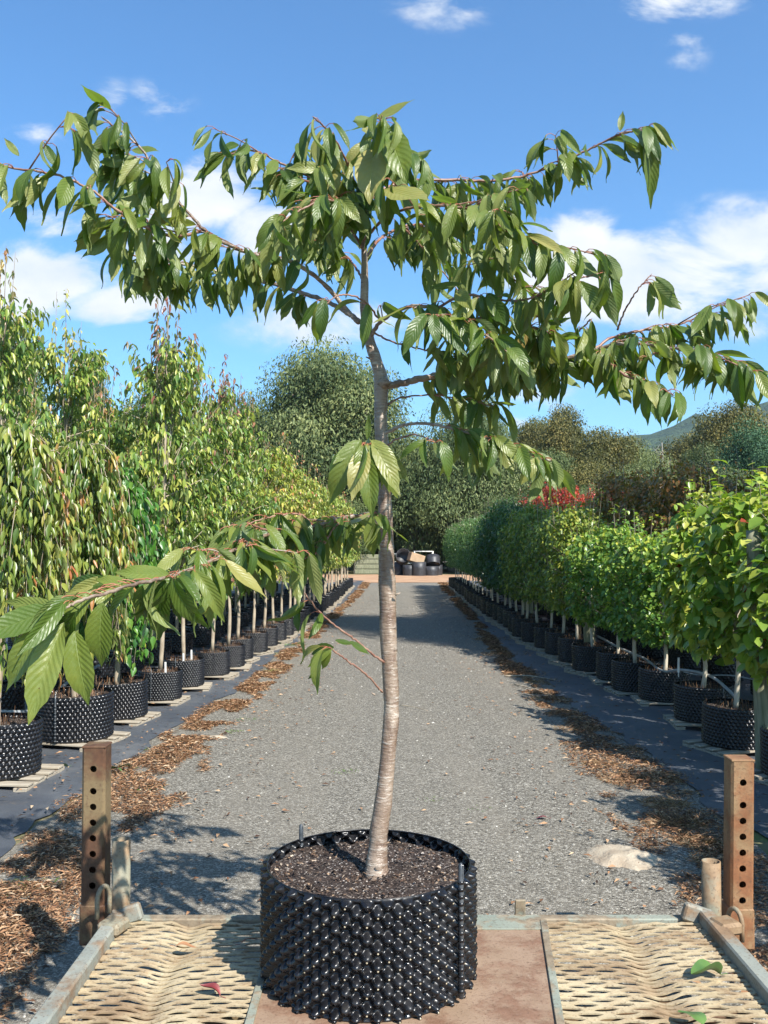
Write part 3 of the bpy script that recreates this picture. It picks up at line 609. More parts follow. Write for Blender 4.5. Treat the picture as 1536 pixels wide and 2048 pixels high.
# leaf templates
def leaf_template(curve, fold, wave, twist, seed):
    r = np.random.default_rng(seed); ny, nx = 13, 7
    t = np.linspace(0, 1, ny); w = np.sin(np.pi*np.clip(t,0,1)**.82)**.85*.5
    w = np.where(t > .80, w*.55+ .5*.10*(1-t)/.2, w); w[0] = .03; w[-1] = .004
    V = []; UV = []
    bend = curve*t**1.6
    for i in range(ny):
        for j in range(nx):
            s = (j/(nx-1)-.5)*2
            ser = 1+.05*((i % 2)-.5)*(abs(s) > .9)
            x = s*w[i]*ser
            a = fold*(1-.3*t[i])
            z = abs(x)*math.sin(a)*.55*1.0 + wave*math.sin(t[i]*9+s*1.5+seed)*abs(s)*.5
            z += -.10*(x*2)**2*0.6
            x2 = x*math.cos(a)
            ang = twist*t[i]; xx = x2*math.cos(ang)-z*math.sin(ang); zz = x2*math.sin(ang)+z*math.cos(ang)
            V.append([xx, t[i], zz]); UV.append([j/(nx-1), t[i]])
    V = np.array(V)
    # bend along the blade
    y = V[:,1].copy(); z = V[:,2].copy(); ds = 1/60; th = 0; Y = 0; Z = 0; tab = [(0,0,0)]
    for k_ in range(60):
        tt = (k_+.5)/60; th = curve*tt**1.1*(1 if tt < .78 else 1-(tt-.78)*3.2); Y += math.cos(th)*ds; Z -= math.sin(th)*ds; tab.append((Y,Z,th))
    tab = np.array(tab); q = np.linspace(0,1,61)
    by = np.interp(y,q,tab[:,0]); bz = np.interp(y,q,tab[:,1]); bt = np.interp(y,q,tab[:,2])
    # V.z is scaled by L later and x by W, so keep relief small
    V[:,1] = by + z*np.sin(bt)*.45; V[:,2] = bz + z*np.cos(bt)*.45
    return V, grid_faces(nx, ny), np.array(UV)
LT = [leaf_template(c, f, w_, tw, i) for i, (c, f, w_, tw) in enumerate([(.9,.7,.04,.2),(.75,.8,.05,-.3),(1.3,.6,.04,.1),(.5,.9,.06,.45),(1.1,1.0,.05,-.1),(-.2,.5,.05,.3),(1.6,.8,.05,-.35),(1.2,.6,.07,.5)])]
lf_pos=[]; lf_f=[]; lf_n=[]; lf_L=[]; lf_W=[]; lf_t=[]; lf_k=[]
pet = M(); r = np.random.default_rng(21)
def add_leaf(p, az, elev, L, W, tint, k_=None, pl=None, rise=.35, face=None):
    """petiole from p heading az, blade dropping to elevation elev"""
    d0 = np.array([math.cos(az), math.sin(az), rise]); d0 /= np.linalg.norm(d0)
    pl = pl if pl is not None else .022+.02*r.random()
    f = np.array([math.cos(az)*math.cos(elev), math.sin(az)*math.cos(elev), math.sin(elev)])
    p1 = p + d0*pl*.6; p2 = p1 + norm(d0+f)*pl*.5
    tube(pet, [p, p1, p2, p2+f*.008], [.0013,.0012,.0012,.0008], 5, 0, cap=False)
    n = np.array([math.cos(az), math.sin(az), 0])*(-math.sin(elev)) + np.array([0,0,1])*math.cos(elev)
    rl = r.normal(0, .75) ; s = np.cross(f, n); n = n*math.cos(rl)+s*math.sin(rl)
    if face is not None: n = norm(np.array(face, float))
    lf_pos.append(p2); lf_f.append(f); lf_n.append(n); lf_L.append(L); lf_W.append(W); lf_t.append(tint); lf_k.append(r.integers(len(LT)) if k_ is None else k_)
def node(p, ax, count, big=1.0, droop=(-52, 19)):
    wp = p+off0; tx = np.interp(wp[2], TP[:,2]+off0[2], TP[:,0]+off0[0])
    if abs(wp[0]-tx) < .17 and 2.25 < wp[2] < 3.0 and wp[1] < 3.6 and r.random() < .8: return
    for q in range(count):
        az = math.atan2(ax[1], ax[0]) + r.choice([-1,1])*abs(r.normal(.0, .95))
        el = R_(np.clip(r.normal(*droop), -80, 8))
        t_ = r.random()*.86; 
        if r.random() < .006: t_ = .9
        L = (.10+.075*r.random()**.8)*big; add_leaf(p, az, el, L, L*(.29+.09*r.random()), t_)
wm = {}
for (pts, r0, r1, kind, ls, spc) in BR:
    W_ = np.array([P(*q) for q in pts]) - off0; n = max(24, len(pts)*8)
    c = spline(W_, n); c[1:-1] += (r.random((n-2,3))-.5)*.0045
    m = M(); rad = np.linspace(r0, r1, n)/1000.
    tube(m, c, rad, 10, 0, knob=.22)
    seg = np.linalg.norm(np.diff(c, axis=0), axis=1); cum = np.concatenate([[0], np.cumsum(seg)]); Ltot = cum[-1]
    s = Ltot*ls; big = 1.0
    twigs = []
    while s < Ltot*1.0:
        i = min(np.searchsorted(cum, s), n-1); p = c[i]; ax = c[min(i+1,n-1)]-c[max(i-1,0)]; ax = norm(ax)
        if (p+off0)[1] < 2.25: node(p, ax, 1+int(r.random()<.35), 1.02, (-35,14))
        else: node(p, ax, 1+int(r.random()<.8)+int(r.random()<.6), big)
        if r.random() < .26 and Ltot > .5 and s < Ltot*.9 and (p+off0)[1] > 2.5 and kind != 'x' and ls < .5:
            a = r.random()*6.28; dd = norm(ax*.6+np.array([math.cos(a), math.sin(a), -.05+.35*r.random()])*.9); tl = .06+.16*r.random()
            tw = np.array([p, p+dd*tl*.5+[0,0,.008], p+dd*tl]); tube(m, spline(tw, 6), [.0028,.0018], 6)
            for uu in (.5,.8,1.0): node(p+dd*tl*uu, dd, 2+int(r.random()<.4))
        s += spc*.9*(.6+.8*r.random())
    # bud at the tip
    tube(m, [c[-1], c[-1]+norm(c[-1]-c[-3])*.012], [rad[-1]*1.1, .0006], 6)
    br = m.build('branch', MT['bark' if kind == 'bark' else 'twig'], tree)
def aim_leaf(px0, py0, d0, px1, py1, d1, wr=.42, tint=.5, k_=0, nrm=(0,-1,.5)):
    a = P(px0,py0,d0)-off0; b = P(px1,py1,d1)-off0; v = b-a; L = np.linalg.norm(v)*1.06
    lf_pos.append(a); lf_f.append(v/np.linalg.norm(v)); lf_n.append(np.array(nrm, float)); lf_L.append(L); lf_W.append(L*wr); lf_t.append(tint); lf_k.append(k_)
# near hanging leaves of the lowest limb, the crown tip and other single leaves
for a in [(205,1205,1.97,190,1335,1.95,.56,.55,1),(150,1262,1.93,165,1405,1.88,.50,.6,1),(128,1245,1.90,45,1430,1.80,.40,.7,3),(100,1240,1.90,-10,1372,1.85,.46,.6,1),
          (150,1225,1.93,85,1370,2.0,.44,.1,0),(110,1215,1.90,-30,1275,1.88,.40,.35,5),(95,1225,1.9,-5,1330,1.95,.40,.2,2),(120,1218,1.93,20,1208,1.98,.28,.75,5),
          (330,1160,2.3,300,1290,2.3,.40,.1,0),(285,1170,2.2,275,1255,2.25,.45,.3,1),(265,1170,2.15,190,1165,2.05,.34,.7,5),(340,1150,2.3,230,1150,2.2,.33,.6,5),
          (752,238,3.4,828,206,3.35,.40,.8,5),(770,262,3.2,812,318,3.0,.45,.5,1),(745,300,3.2,740,360,3.0,.50,.9,1),(770,378,3.1,858,412,2.95,.46,.85,5),(655,310,3.2,668,372,3.1,.5,.9,1),
          (860,575,3.3,930,572,3.25,.34,.5,5),(40,352,2.8,33,455,2.8,.30,.4,0),(38,312,2.8,10,280,2.8,.36,.75,5),(115,335,2.85,88,288,2.85,.36,.3,5),
          (722,880,2.85,645,985,2.75,.34,.6,2),(718,892,2.85,650,960,2.8,.34,.5,0),(732,905,2.84,745,1020,2.75,.36,.5,1),(738,892,2.84,812,985,2.8,.36,.6,2),(745,885,2.85,800,968,2.75,.36,.8,0),(735,880,2.86,738,830,2.85,.26,.5,5),(725,905,2.86,712,1000,2.85,.34,.2,0),(715,880,2.86,668,930,2.82,.30,.6,5),(742,880,2.86,800,925,2.8,.36,.8,0),(730,900,2.84,705,960,2.7,.4,.9,2),
          (665,1297,3.3,612,1330,3.28,.45,.55,1),(662,1300,3.3,640,1340,3.3,.5,.7,1),(668,1295,3.3,608,1300,3.35,.42,.15,0),(640,1340,3.3,615,1355,3.28,.3,.2,0),(700,1282,3.38,738,1310,3.36,.3,.15,5),(670,1280,3.36,708,1290,3.35,.3,.1,5),
          (1290,262,3.42,1322,398,3.4,.28,.45,0),(1292,262,3.42,1345,312,3.4,.24,.5,2),(1295,258,3.42,1335,282,3.38,.3,.4,5),(1240,262,3.45,1245,225,3.45,.4,.7,5),(1283,270,3.42,1305,350,3.4,.36,.6,0),
          (1055,640,3.25,1040,700,3.2,.3,.93,0)]:
    aim_leaf(*a)
fm = M(); uvs = []
lf_pos=np.array(lf_pos); lf_f=np.array(lf_f); lf_n=np.array(lf_n); lf_L=np.array(lf_L); lf_W=np.array(lf_W); lf_t=np.array(lf_t); lf_k=np.array(lf_k)
for k_, (tv, tf, tuv) in enumerate(LT):
    s_ = lf_k == k_
    if not s_.any(): continue
    scatter(fm, lf_pos[s_], lf_f[s_], lf_n[s_], lf_L[s_], lf_W[s_], lf_t[s_], tv, tf); uvs.append(np.tile(tuv, (s_.sum(), 1)))
me = fm.mesh('foliage'); uvl = me.uv_layers.new(name='leafuv'); vi = np.empty(len(me.loops), np.int32); me.loops.foreach_get('vertex_index', vi)
uvl.data.foreach_set('uv', np.concatenate(uvs)[vi].astype(np.float32).ravel())
fo = link('foliage', me, MT['cherry'], tree)
pet.build('leaf_stalks', MT['petiole'], fo)
print('main leaves', len(lf_pos))

# ------------------------------------------------------------------ the steel tray
tray = thing('steel_tray', 'rusty steel carrier tray with mesh panels and drilled uprights under the potted cherry', 'tray', (0.1, 2.4, TZ))
def tb(name, m, mat, par=None):
    for i in range(len(m.v)): m.v[i] = m.v[i] - (np.array([0.1, 2.4, TZ]) if len(m.v[i]) else 0)
    return m.build(name, mat, par or tray)
XL, XR, YF = -1.10, 1.335, 3.93
SLK = .105
seam = lambda y: .665-(YF-y)*SLK
m = M(); ya, yb_ = YF-.03, 1.0; v = np.array([[-.43,yb_,TZ-.011],[seam(yb_),yb_,TZ-.011],[seam(ya),ya,TZ-.011],[-.43,ya,TZ-.011]]); v = np.concatenate([v, v+[0,0,.010]]); m.add(v, BOXF, 0, .5, False); tb('floor_plate', m, MT['plate'])
m = M(); box(m, ((XL+XR)/2, YF+.0, TZ-.022), (XR-XL-.05, .05, .05), 0, .005); box(m, (.12, YF-.075, TZ+.002), (1.1,.10,.006), 0, .001); tb('front_bar', m, MT['mintpaint'])
m = M(); box(m, (.575, YF+.03, TZ+.03), (.045,.012,.07), 0, .003, rx=.2); tb('tab', m, MT['mintpaint'])
for sx, X0 in ((-1, XL), (1, XR)):
    m = M(); box(m, (X0, (YF+.02+.4)/2, TZ+.01), (.062, YF+.02-.4, .075), 0, .007); tb('side_rail', m, MT['rail'])
    m = M(); box(m, (X0+sx*.055, (YF-.1+.4)/2, TZ-.07), (.045, YF-.1-.4, .10), 0, .004); tb('side_beam', m, MT['darkrust'])
    ym = (YF-.03+1.0)/2; xb = -.44 if sx < 0 else seam(ym)
    m = M(); box(m, (xb, ym, TZ+.0015), (.028, YF-1.03, .014), 0 if sx < 0 else -math.atan(SLK), .002); tb('seam_strip', m, MT['mintpaint'])
def meshpanel(x0, x1, vx):
    m = M(); r = np.random.default_rng(int(abs(x0)*100)); y0 = YF-.055; n = 92; s = .031; per = .125
    xs = np.linspace(x0, x1, 78); prof = np.array([(-.5,-.004),(-.52,.0015),(.5,.0015),(.5,-.004)])
    for i in range(n):
        ph = (i % 2)*math.pi; yc = y0 - i*s
        if x0 > 0: xs = np.linspace(seam(yc)+.012, x1, 78)
        v_ = vx + .012*math.sin(i*.3)
        val = np.exp(-((xs-v_)/.055)**2)
        yw = .0082*np.cos(xs/per*2*math.pi+ph)*(1-.75*val) + (vnoise(xs*9, xs*0+i*1.3, 3)-.5)*.006
        zz = -.020*val + .006*np.sin((xs-x0)*9+i*.17)*.6 + (vnoise(xs*6, xs*0+i*.5, 7)-.5)*.008 - .004
        wdt = .0188*(1-.15*val)*(1+.22*np.cos(xs/per*4*math.pi))
        V = np.stack([np.broadcast_to(xs[:,None], (len(xs),4)), yc+yw[:,None]+prof[None,:,0]*wdt[:,None], TZ+zz[:,None]+prof[None,:,1]+0*xs[:,None]], -1)
        i_ = np.arange(len(xs)-1)[:,None]*4; j = np.arange(4)[None,:]; j2 = (j+1)%4
        f = np.stack([i_+j, i_+4+j, i_+4+j2, i_+j2], -1).reshape(-1,4)
        m.add(V.reshape(-1,3), f, 0, .5, False)
    return m
tb('mesh_panel', meshpanel(XL+.032, -.455, -.80), MT['meshmetal'])
tb('mesh_panel', meshpanel(.65, XR-.032, .98), MT['meshmetal'])
m = M()
for xb in (-.80, .98): box(m, (xb, 2.4, TZ-.052), (.05, 2.9, .04), 0, .004)
for yb in (3.3, 2.5, 1.7): box(m, ((XL+XR)/2, yb, TZ-.11), (XR-XL-.1, .06, .07), 0, .004)
tb('under_frame', m, MT['darkrust'])
def holedpost(w, h, holes, hr):
    m = M(); c = .010; iw = w/2-c; cell = .030
    zs = sorted(holes)
    for sgn in (-1, 1):
        y = sgn*w/2
        def Q(v): m.add(np.array(v), np.array([[0,1,2,3]] if sgn < 0 else [[3,2,1,0]]), 0, .5, False)
        prev = 0
        for z in zs+[None]:
            z1 = h if z is None else z-cell
            Q([[-iw,y,prev],[iw,y,prev],[iw,y,z1],[-iw,y,z1]])
            if z is None: break
            ca = math.atan2(cell, iw); th = np.sort(np.concatenate([np.arange(24)/24*2*math.pi+.01, [ca, math.pi-ca, math.pi+ca, 2*math.pi-ca]])); N = len(th); ci = np.stack([hr*np.cos(th), np.full(N,y), z+hr*np.sin(th)], -1)
            k_ = np.maximum(np.abs(np.cos(th))/iw, np.abs(np.sin(th))/cell); sq = np.stack([np.cos(th)/k_, np.full(N,y), z+np.sin(th)/k_], -1)
            inn = ci.copy(); inn[:,1] -= sgn*.006
            i = np.arange(N); j = (i+1)%N
            f = np.stack([i, i+N, j+N, j], -1); f2 = np.stack([i+2*N, i, j, j+2*N], -1)
            if sgn > 0: f = f[:, ::-1]; f2 = f2[:, ::-1]
            m.add(np.concatenate([ci, sq, inn]), np.concatenate([f, f2]), 0, .5, False)
            # corners of the cell
            for sx in (-1,1):
                for sz in (-1,1):
                    pass
            prev = z+cell
    hw = w/2
    for sgn in (-1,1):
        x = sgn*hw
        m.add(np.array([[x,-iw,0],[x,iw,0],[x,iw,h],[x,-iw,h]]), np.array([[0,1,2,3]] if sgn>0 else [[3,2,1,0]]), 0,.5,False)
        for sy in (-1,1):
            q = np.array([[x, sy*iw,0],[sgn*iw, sy*hw,0],[sgn*iw, sy*hw,h],[x, sy*iw,h]]); m.add(q, np.array([[0,1,2,3]] if sgn*sy>0 else [[3,2,1,0]]), 0,.5,False)
    box(m, (0,0,h+.004), (w+.002, w+.002, .010), 0, .003)
    return m
for (px, py, d, w, mat, lean, pxb) in ((187,1497,3.97,.100,'darkrust',-.018,192), (1487,1524,3.93,.098,'rustpost',.05,1467)):
    top = P(px, py, d); h = top[2]-(TZ-.13)
    zt = h; holes = [zt-.115-.0+(-k_*.066 if k_ else 0.028) for k_ in range(8)]
    m = holedpost(w, h, [z for z in holes if z > .03], .0145)
    xb = (pxb-768)/FPX*3.97
    for i in range(len(m.v)):
        v = m.v[i]
        if len(v): v[:,0] += xb + (top[0]-xb)*(v[:,2]/h); v[:,1] += d+.05; v[:,2] += TZ-.13
    p_ = tb('upright_post', m, MT[mat])
    m = M(); box(m, (xb, d+.050, TZ-.05), (w+.008, w+.008, .17), 0, .006); tb('post_socket', m, MT[mat], None)
for (px, py, rad, x) in ((243,1678,.0375,-1.115),(1422,1722,.039,1.385)):
    top = P(px, py, 3.93); m = M(); th = np.linspace(0,2*math.pi,25)[:-1]
    R1, R2 = rad, rad-.005; x = top[0]
    rings = [(R1,TZ-.03),(R1,top[2]),(R2,top[2]),(R2,TZ+.05)]
    v = np.concatenate([np.stack([x+q*np.cos(th), 3.93+q*np.sin(th), 0*th+z], -1) for q, z in rings]); m.add(v, grid_faces(24, 4, True))
    tb('stub_tube', m, MT['tubemetal'])
for sx, (px,py) in ((-1,(207,1800)),(1,(1470,1845))):
    c = P(px, py, 3.80); m = M(); th = np.linspace(-.25, math.pi+.25, 15)
    dirx = np.array([.45*sx, -.9, 0]); 
    pts = np.array([c+dirx*(.036*math.cos(t)) + np.array([0,0,.055*math.sin(t)]) for t in th]); pts = np.vstack([pts[0]-[0,0,.05], pts, pts[-1]-[0,0,.05]])
    tube(m, pts, .0095, 10); box(m, (c[0]-sx*.05, c[1]-.03, TZ+.03), (.10,.10,.05), .3*sx, .012)
    tb('tie_lug', m, MT['tubemetal'])
    m = M(); box(m, ((XL if sx<0 else XR)-sx*.055, 3.90, TZ+.03), (.075,.04,.07), 0, .008, ry=sx*.3); tb('corner_block', m, MT['rail'])

# fallen leaves and bits
def fallen(name, label, px, py, z, size, mat, rz, tilt=(0,.2), cat='fallen leaf', round_=False, curl=.3):
    nx, ny = 7, 10; V = []
    for i in range(ny):
        t = i/(ny-1); w = math.sin(math.pi*min(1,t**(.8 if round_ else .9)))**(.6 if round_ else 1)*(.36 if round_ else .24)
        for j in range(nx):
            s = (j/(nx-1)-.5)*2; V.append([s*w*size, (t-.5)*size, size*(curl*.5*s*s*w+.10*math.sin(t*5)+ .03)])
    m = M(); m.add(np.array(V), grid_faces(nx, ny)); tube(m, [[0,-.5*size,size*.04],[0,-.72*size,size*.1]], .0012, 5)
    c = G(px, py, z); o = m.build(name, MT[mat]); o.location = c+np.array([0,0,.004]); o.rotation_euler = (tilt[0], tilt[1], rz); tag(o, label, cat); return o
fallen('fallen_leaf', 'bright green folded leaf lying on the right mesh panel', 1412, 1950, TZ+.02, .125, 'greenleaf', 1.9, (.25,.3), round_=True, curl=1.4)
fallen('fallen_leaf', 'pale green round leaf on the right mesh panel at the bottom edge', 1382, 2036, TZ+.02, .105, 'greenleaf', .5, (.1,.2), round_=True)
fallen('fallen_leaf', 'dark red leaf on the left mesh panel close to the big pot', 503, 1884, TZ+.02, .09, 'redleaf', -1.2, (.2,-.4))
fallen('fallen_leaf', 'orange brown leaf on the left mesh panel', 372, 1895, TZ+.015, .085, 'brownleaf', -1.4, (.0,-.1))
fallen('fallen_leaf', 'crumpled crimson leaf near the bottom of the left mesh panel', 420, 1982, TZ+.02, .085, 'redleaf', 1.4, (.5,.1), curl=1.2)
fallen('fallen_leaf', 'small brown curled leaf on the gravel left of the trunk', 560, 1595, .01, .06, 'brownleaf', 1.4, (.1,.3))
fallen('fallen_leaf', 'small red leaf on the gravel right of the trunk', 1083, 1637, .01, .09, 'redleaf', 1.5, (.1,.1))
for i, (px, py, lab) in enumerate([(228,1540,'pale green leaf on the black fabric beside the drilled left post'),(247,1536,'yellow green leaf on the black fabric just right of the drilled left post'),(120,1536,'grey green leaf on the black fabric below the second left pot')]):
    fallen('fallen_leaf', lab, px, py, .03, .16, 'greenleaf', 1.2+i*.7, (.2,.4))
def stone(name, label, px0, px1, py, hgt, z=0.0, ry=.5):
    a = G(px0, py, z); b = G(px1, py, z); c = (a+b)/2; rad = (b[0]-a[0])/2
    m = M(); nu, nv = 40, 12; th = np.arange(nu)/nu*2*math.pi; t = np.linspace(0, 1, nv); T, A = np.meshgrid(t, th, indexing='ij')
    ro = 1+.22*(vnoise(np.cos(A)*2+9, np.sin(A)*2+9, 3)-.5)*2+.12*(vnoise(np.cos(A)*6+9, np.sin(A)*6+9, 6)-.5)*2
    X = rad*T*ro*np.cos(A); Y = rad*ry*T*ro*np.sin(A); Z = hgt*(1-T**3)*(.65+.6*vnoise(X*14+30, Y*14+30, 2))-.006*T
    m.add(np.stack([X,Y,Z],-1).reshape(-1,3), grid_faces(nu, nv, True)[:, ::-1]); o = m.build(name, MT['stone']); o.location = c+np.array([0,0,.006]); tag(o, label, 'stone')
    # orientation: outer rings first, flip handled by material being two-sided
stone('flat_stone', 'flat pale sandy rock set into the gravel beside the right post', 1180, 1312, 1717, .04, ry=1.15)
stone('flat_stone', 'small flat pale stone at left edge of the driveway litter', 392, 450, 1476, .02, ry=.6)
def stick(label, pts, rad=.004):
    m = M(); q = [G(a, b, .02+.008*i) for i, (a, b) in enumerate(pts)]; c = q[0].copy(); c[2] = 0; q = [v-c for v in q]
    tube(m, spline(q, 10), [rad, rad*.5], 6, knob=.3); o = m.build('fallen_twig', MT['stem']); o.location = c; tag(o, label, 'twig')
stick('thin dry twig lying on the gravel right of the trunk', [(800,1410),(828,1414),(855,1421)], .006)
stick('dry stick in the leaf litter at the right driveway edge, below the long shadows', [(1010,1352),(1060,1352),(1110,1360)], .014)
stick('pale dry stick just below the longer stick on the right edge', [(1028,1368),(1060,1376),(1085,1382)], .010)
stick('fine dark twig on the gravel beside the litter on the left', [(600,1690),(640,1702),(668,1716)], .004)
stick('short brown twig on gravel above the flat pale rock', [(1130,1660),(1165,1668)], .004)

# ------------------------------------------------------------------ row trees
POTM = airpot(.27, .34, 46, 12, 6, 6, .016, rings=False); pot_me = POTM.mesh('pot')
pot_me.materials.append(MT['pot'])
POTF = airpot(.27, .34, 30, 8, 4, 4, .017, rings=False); potf_me = POTF.mesh('pot'); potf_me.materials.append(MT['pot'])
m = M(); 
tube(m, [[.292,0,.01],[.292,0,.30],[.290,0,.39]], [.006,.006,.004], 6)
for k_ in range(11): tube(m, [[.292,0,.02+k_*.026],[.292,0,.028+k_*.026]], .0095, 6)
clip_me = m.mesh('seam_clip'); clip_me.materials.append(MT['clip'])
sm = soilmesh(.265, .305, 24, .02, 3, 240)
rs = np.random.default_rng(8)
for q in range(60):      # dry weeds in the pot
    a = rs.random()*6.28; rr_ = .24*math.sqrt(rs.random()); p0 = np.array([rr_*math.cos(a), rr_*math.sin(a), .3]); tube(sm, [p0, p0+[(rs.random()-.5)*.06,(rs.random()-.5)*.06,.03+.07*rs.random()]], [.0022,.0008], 3, 2, tint=rs.random())
soil_me = sm.mesh('soil'); [soil_me.materials.append(MT[q]) for q in ('soil','chip','litter')]
sm = soilmesh(.265, .305, 24, .02, 5, 100); soilf_me = sm.mesh('soil'); [soilf_me.materials.append(MT[q]) for q in ('soil','chip')]
def trunkmesh(H, r0, r1, seed, mat, stake=False, wob=.03):
    r = np.random.default_rng(seed); z = np.linspace(.29, H, 8); p = np.stack([(r.random(8)-.5)*wob, (r.random(8)-.5)*wob, z], -1); p[0,:2] *= .3
    m = M(); tube(m, spline(p, 28), [r0*1.25, r0, r0*.95, (r0+r1)/2, r1], 8, knob=.12); me = m.mesh('trunk'); me.materials.append(MT[mat]); return me
def crown_upright(seed, H, base, rad, nsh, L, W, mat, per=46, spikes=5, hang=-55, yellow=0.0):
    r = np.random.default_rng(seed); tw = M(); lp=[];lf=[];ln=[];lt=[];ll=[]
    for i in range(nsh+spikes):
        spike = i >= nsh
        z0 = base + (H-base)*(.62 if spike else .72)*r.random()**.9; a = r.random()*6.28
        out = rad*(.55+.6*r.random())*(.35 if spike else 1); rise = (H-z0)*(.65+.35*r.random()) if spike else .15+.65*r.random()
        zt = min(z0+rise, H*((.86+.2*r.random()) if spike else .86)); prof = 1 if spike else (1-.45*((zt-base)/(H-base))**2.2)
        e = np.array([out*prof*math.cos(a), out*prof*math.sin(a), zt-(0 if spike else .0)])
        p = np.array([[0,0,z0],[e[0]*.45,e[1]*.45,z0+(zt-z0)*.35],[e[0]*.85,e[1]*.85,z0+(zt-z0)*.75], e]); p[1:,:2] += (r.random((3,2))-.5)*.06
        if not spike: p[3,2] -= .10*r.random()
        q = spline(p, 12); tube(tw, q, [.008,.002], 4, cap=False)
        k = per if not spike else int(per*.62)
        u = .18+.82*r.random(k); pos = np.stack([np.interp(u, np.linspace(0,1,12), q[:,c]) for c in range(3)], -1) + r.normal(0, .045 if not spike else .02, (k,3))
        aa = a + r.normal(0, 1.3, k); el = np.radians(r.normal(hang, 22, k))
        lp.append(pos); lf.append(np.stack([np.cos(aa)*np.cos(el), np.sin(aa)*np.cos(el), np.sin(el)], -1))
        ln.append(np.stack([np.cos(aa)+r.normal(0,.5,k), np.sin(aa)+r.normal(0,.5,k), .6+.3*r.random(k)], -1))
        t = r.random(k)*.72 + .16*(pos[:,2]-base)/(H-base)*r.random(k) + yellow*r.random(k) + (vnoise(np.array([a*2.]), np.array([z0*2.]), seed)[0]-.5)*.3
        young = (u > .55) if spike else (u > .95)
        t = np.where(young & (r.random(k) < (.75 if spike else .4)), .96+.04*r.random(k), np.minimum(t, .94)); lt.append(t); ll.append(L*(.7+.6*r.random(k))*(.85 if spike else 1))
    lp=np.concatenate(lp);lf=np.concatenate(lf);ln=np.concatenate(ln);lt=np.concatenate(lt);ll=np.concatenate(ll)
    m = M(); scatter(m, lp, lf, ln, ll, ll*W/L, lt, *LEAFN); fm_ = m.mesh('foliage'); fm_.materials.append(MT[mat]); tm = tw.mesh('branches'); tm.materials.append(MT['stem']); return fm_, tm
def crown_weep(seed, H, low, rad, ns, L, W, mat, per=70):
    r = np.random.default_rng(seed); tw = M(); lp=[];lf=[];ln=[];lt=[];ll=[]
    for i in range(ns):
        a = r.random()*6.28; o = rad*(.35+.75*r.random()); z0 = H-.55*r.random()**1.4; zl = low + (H-low)*.55*r.random()**1.5
        d = np.array([math.cos(a), math.sin(a)])
        p = np.array([[0,0,z0-.25],[d[0]*o*.45,d[1]*o*.45,z0],[d[0]*o*.9,d[1]*o*.9,z0-.18-.1*r.random()],[d[0]*o*1.05,d[1]*o*1.05,(z0+zl)/2],[d[0]*o*1.0,d[1]*o*1.0,zl]]); p[2:,:2] += r.normal(0,.04,(3,2))
        q = spline(p, 18); tube(tw, q, [.006,.0015], 4, cap=False)
        k = int(per*(z0-zl+.5)/1.8); u = .1+.9*r.random(k); pos = np.stack([np.interp(u, np.linspace(0,1,18), q[:,c]) for c in range(3)], -1)+r.normal(0,.022,(k,3))
        aa = a + r.normal(0, 1.1, k); el = np.radians(r.normal(-68, 13, k))
        lp.append(pos); lf.append(np.stack([np.cos(aa)*np.cos(el), np.sin(aa)*np.cos(el), np.sin(el)], -1)); ln.append(np.stack([np.cos(aa)+r.normal(0,.4,k), np.sin(aa)+r.normal(0,.4,k), .5+0*aa], -1))
        lt.append(np.clip(r.random(k)*.8 + (.28 if r.random() < .16 else 0), 0, 1)); ll.append(L*(.7+.6*r.random(k)))
    lp=np.concatenate(lp);lf=np.concatenate(lf);ln=np.concatenate(ln);lt=np.concatenate(lt);ll=np.concatenate(ll)
    m = M(); scatter(m, lp, lf, ln, ll, ll*W/L, lt, *LEAFN); fm_ = m.mesh('foliage'); fm_.materials.append(MT[mat]); tm = tw.mesh('branches'); tm.materials.append(MT['stem']); return fm_, tm
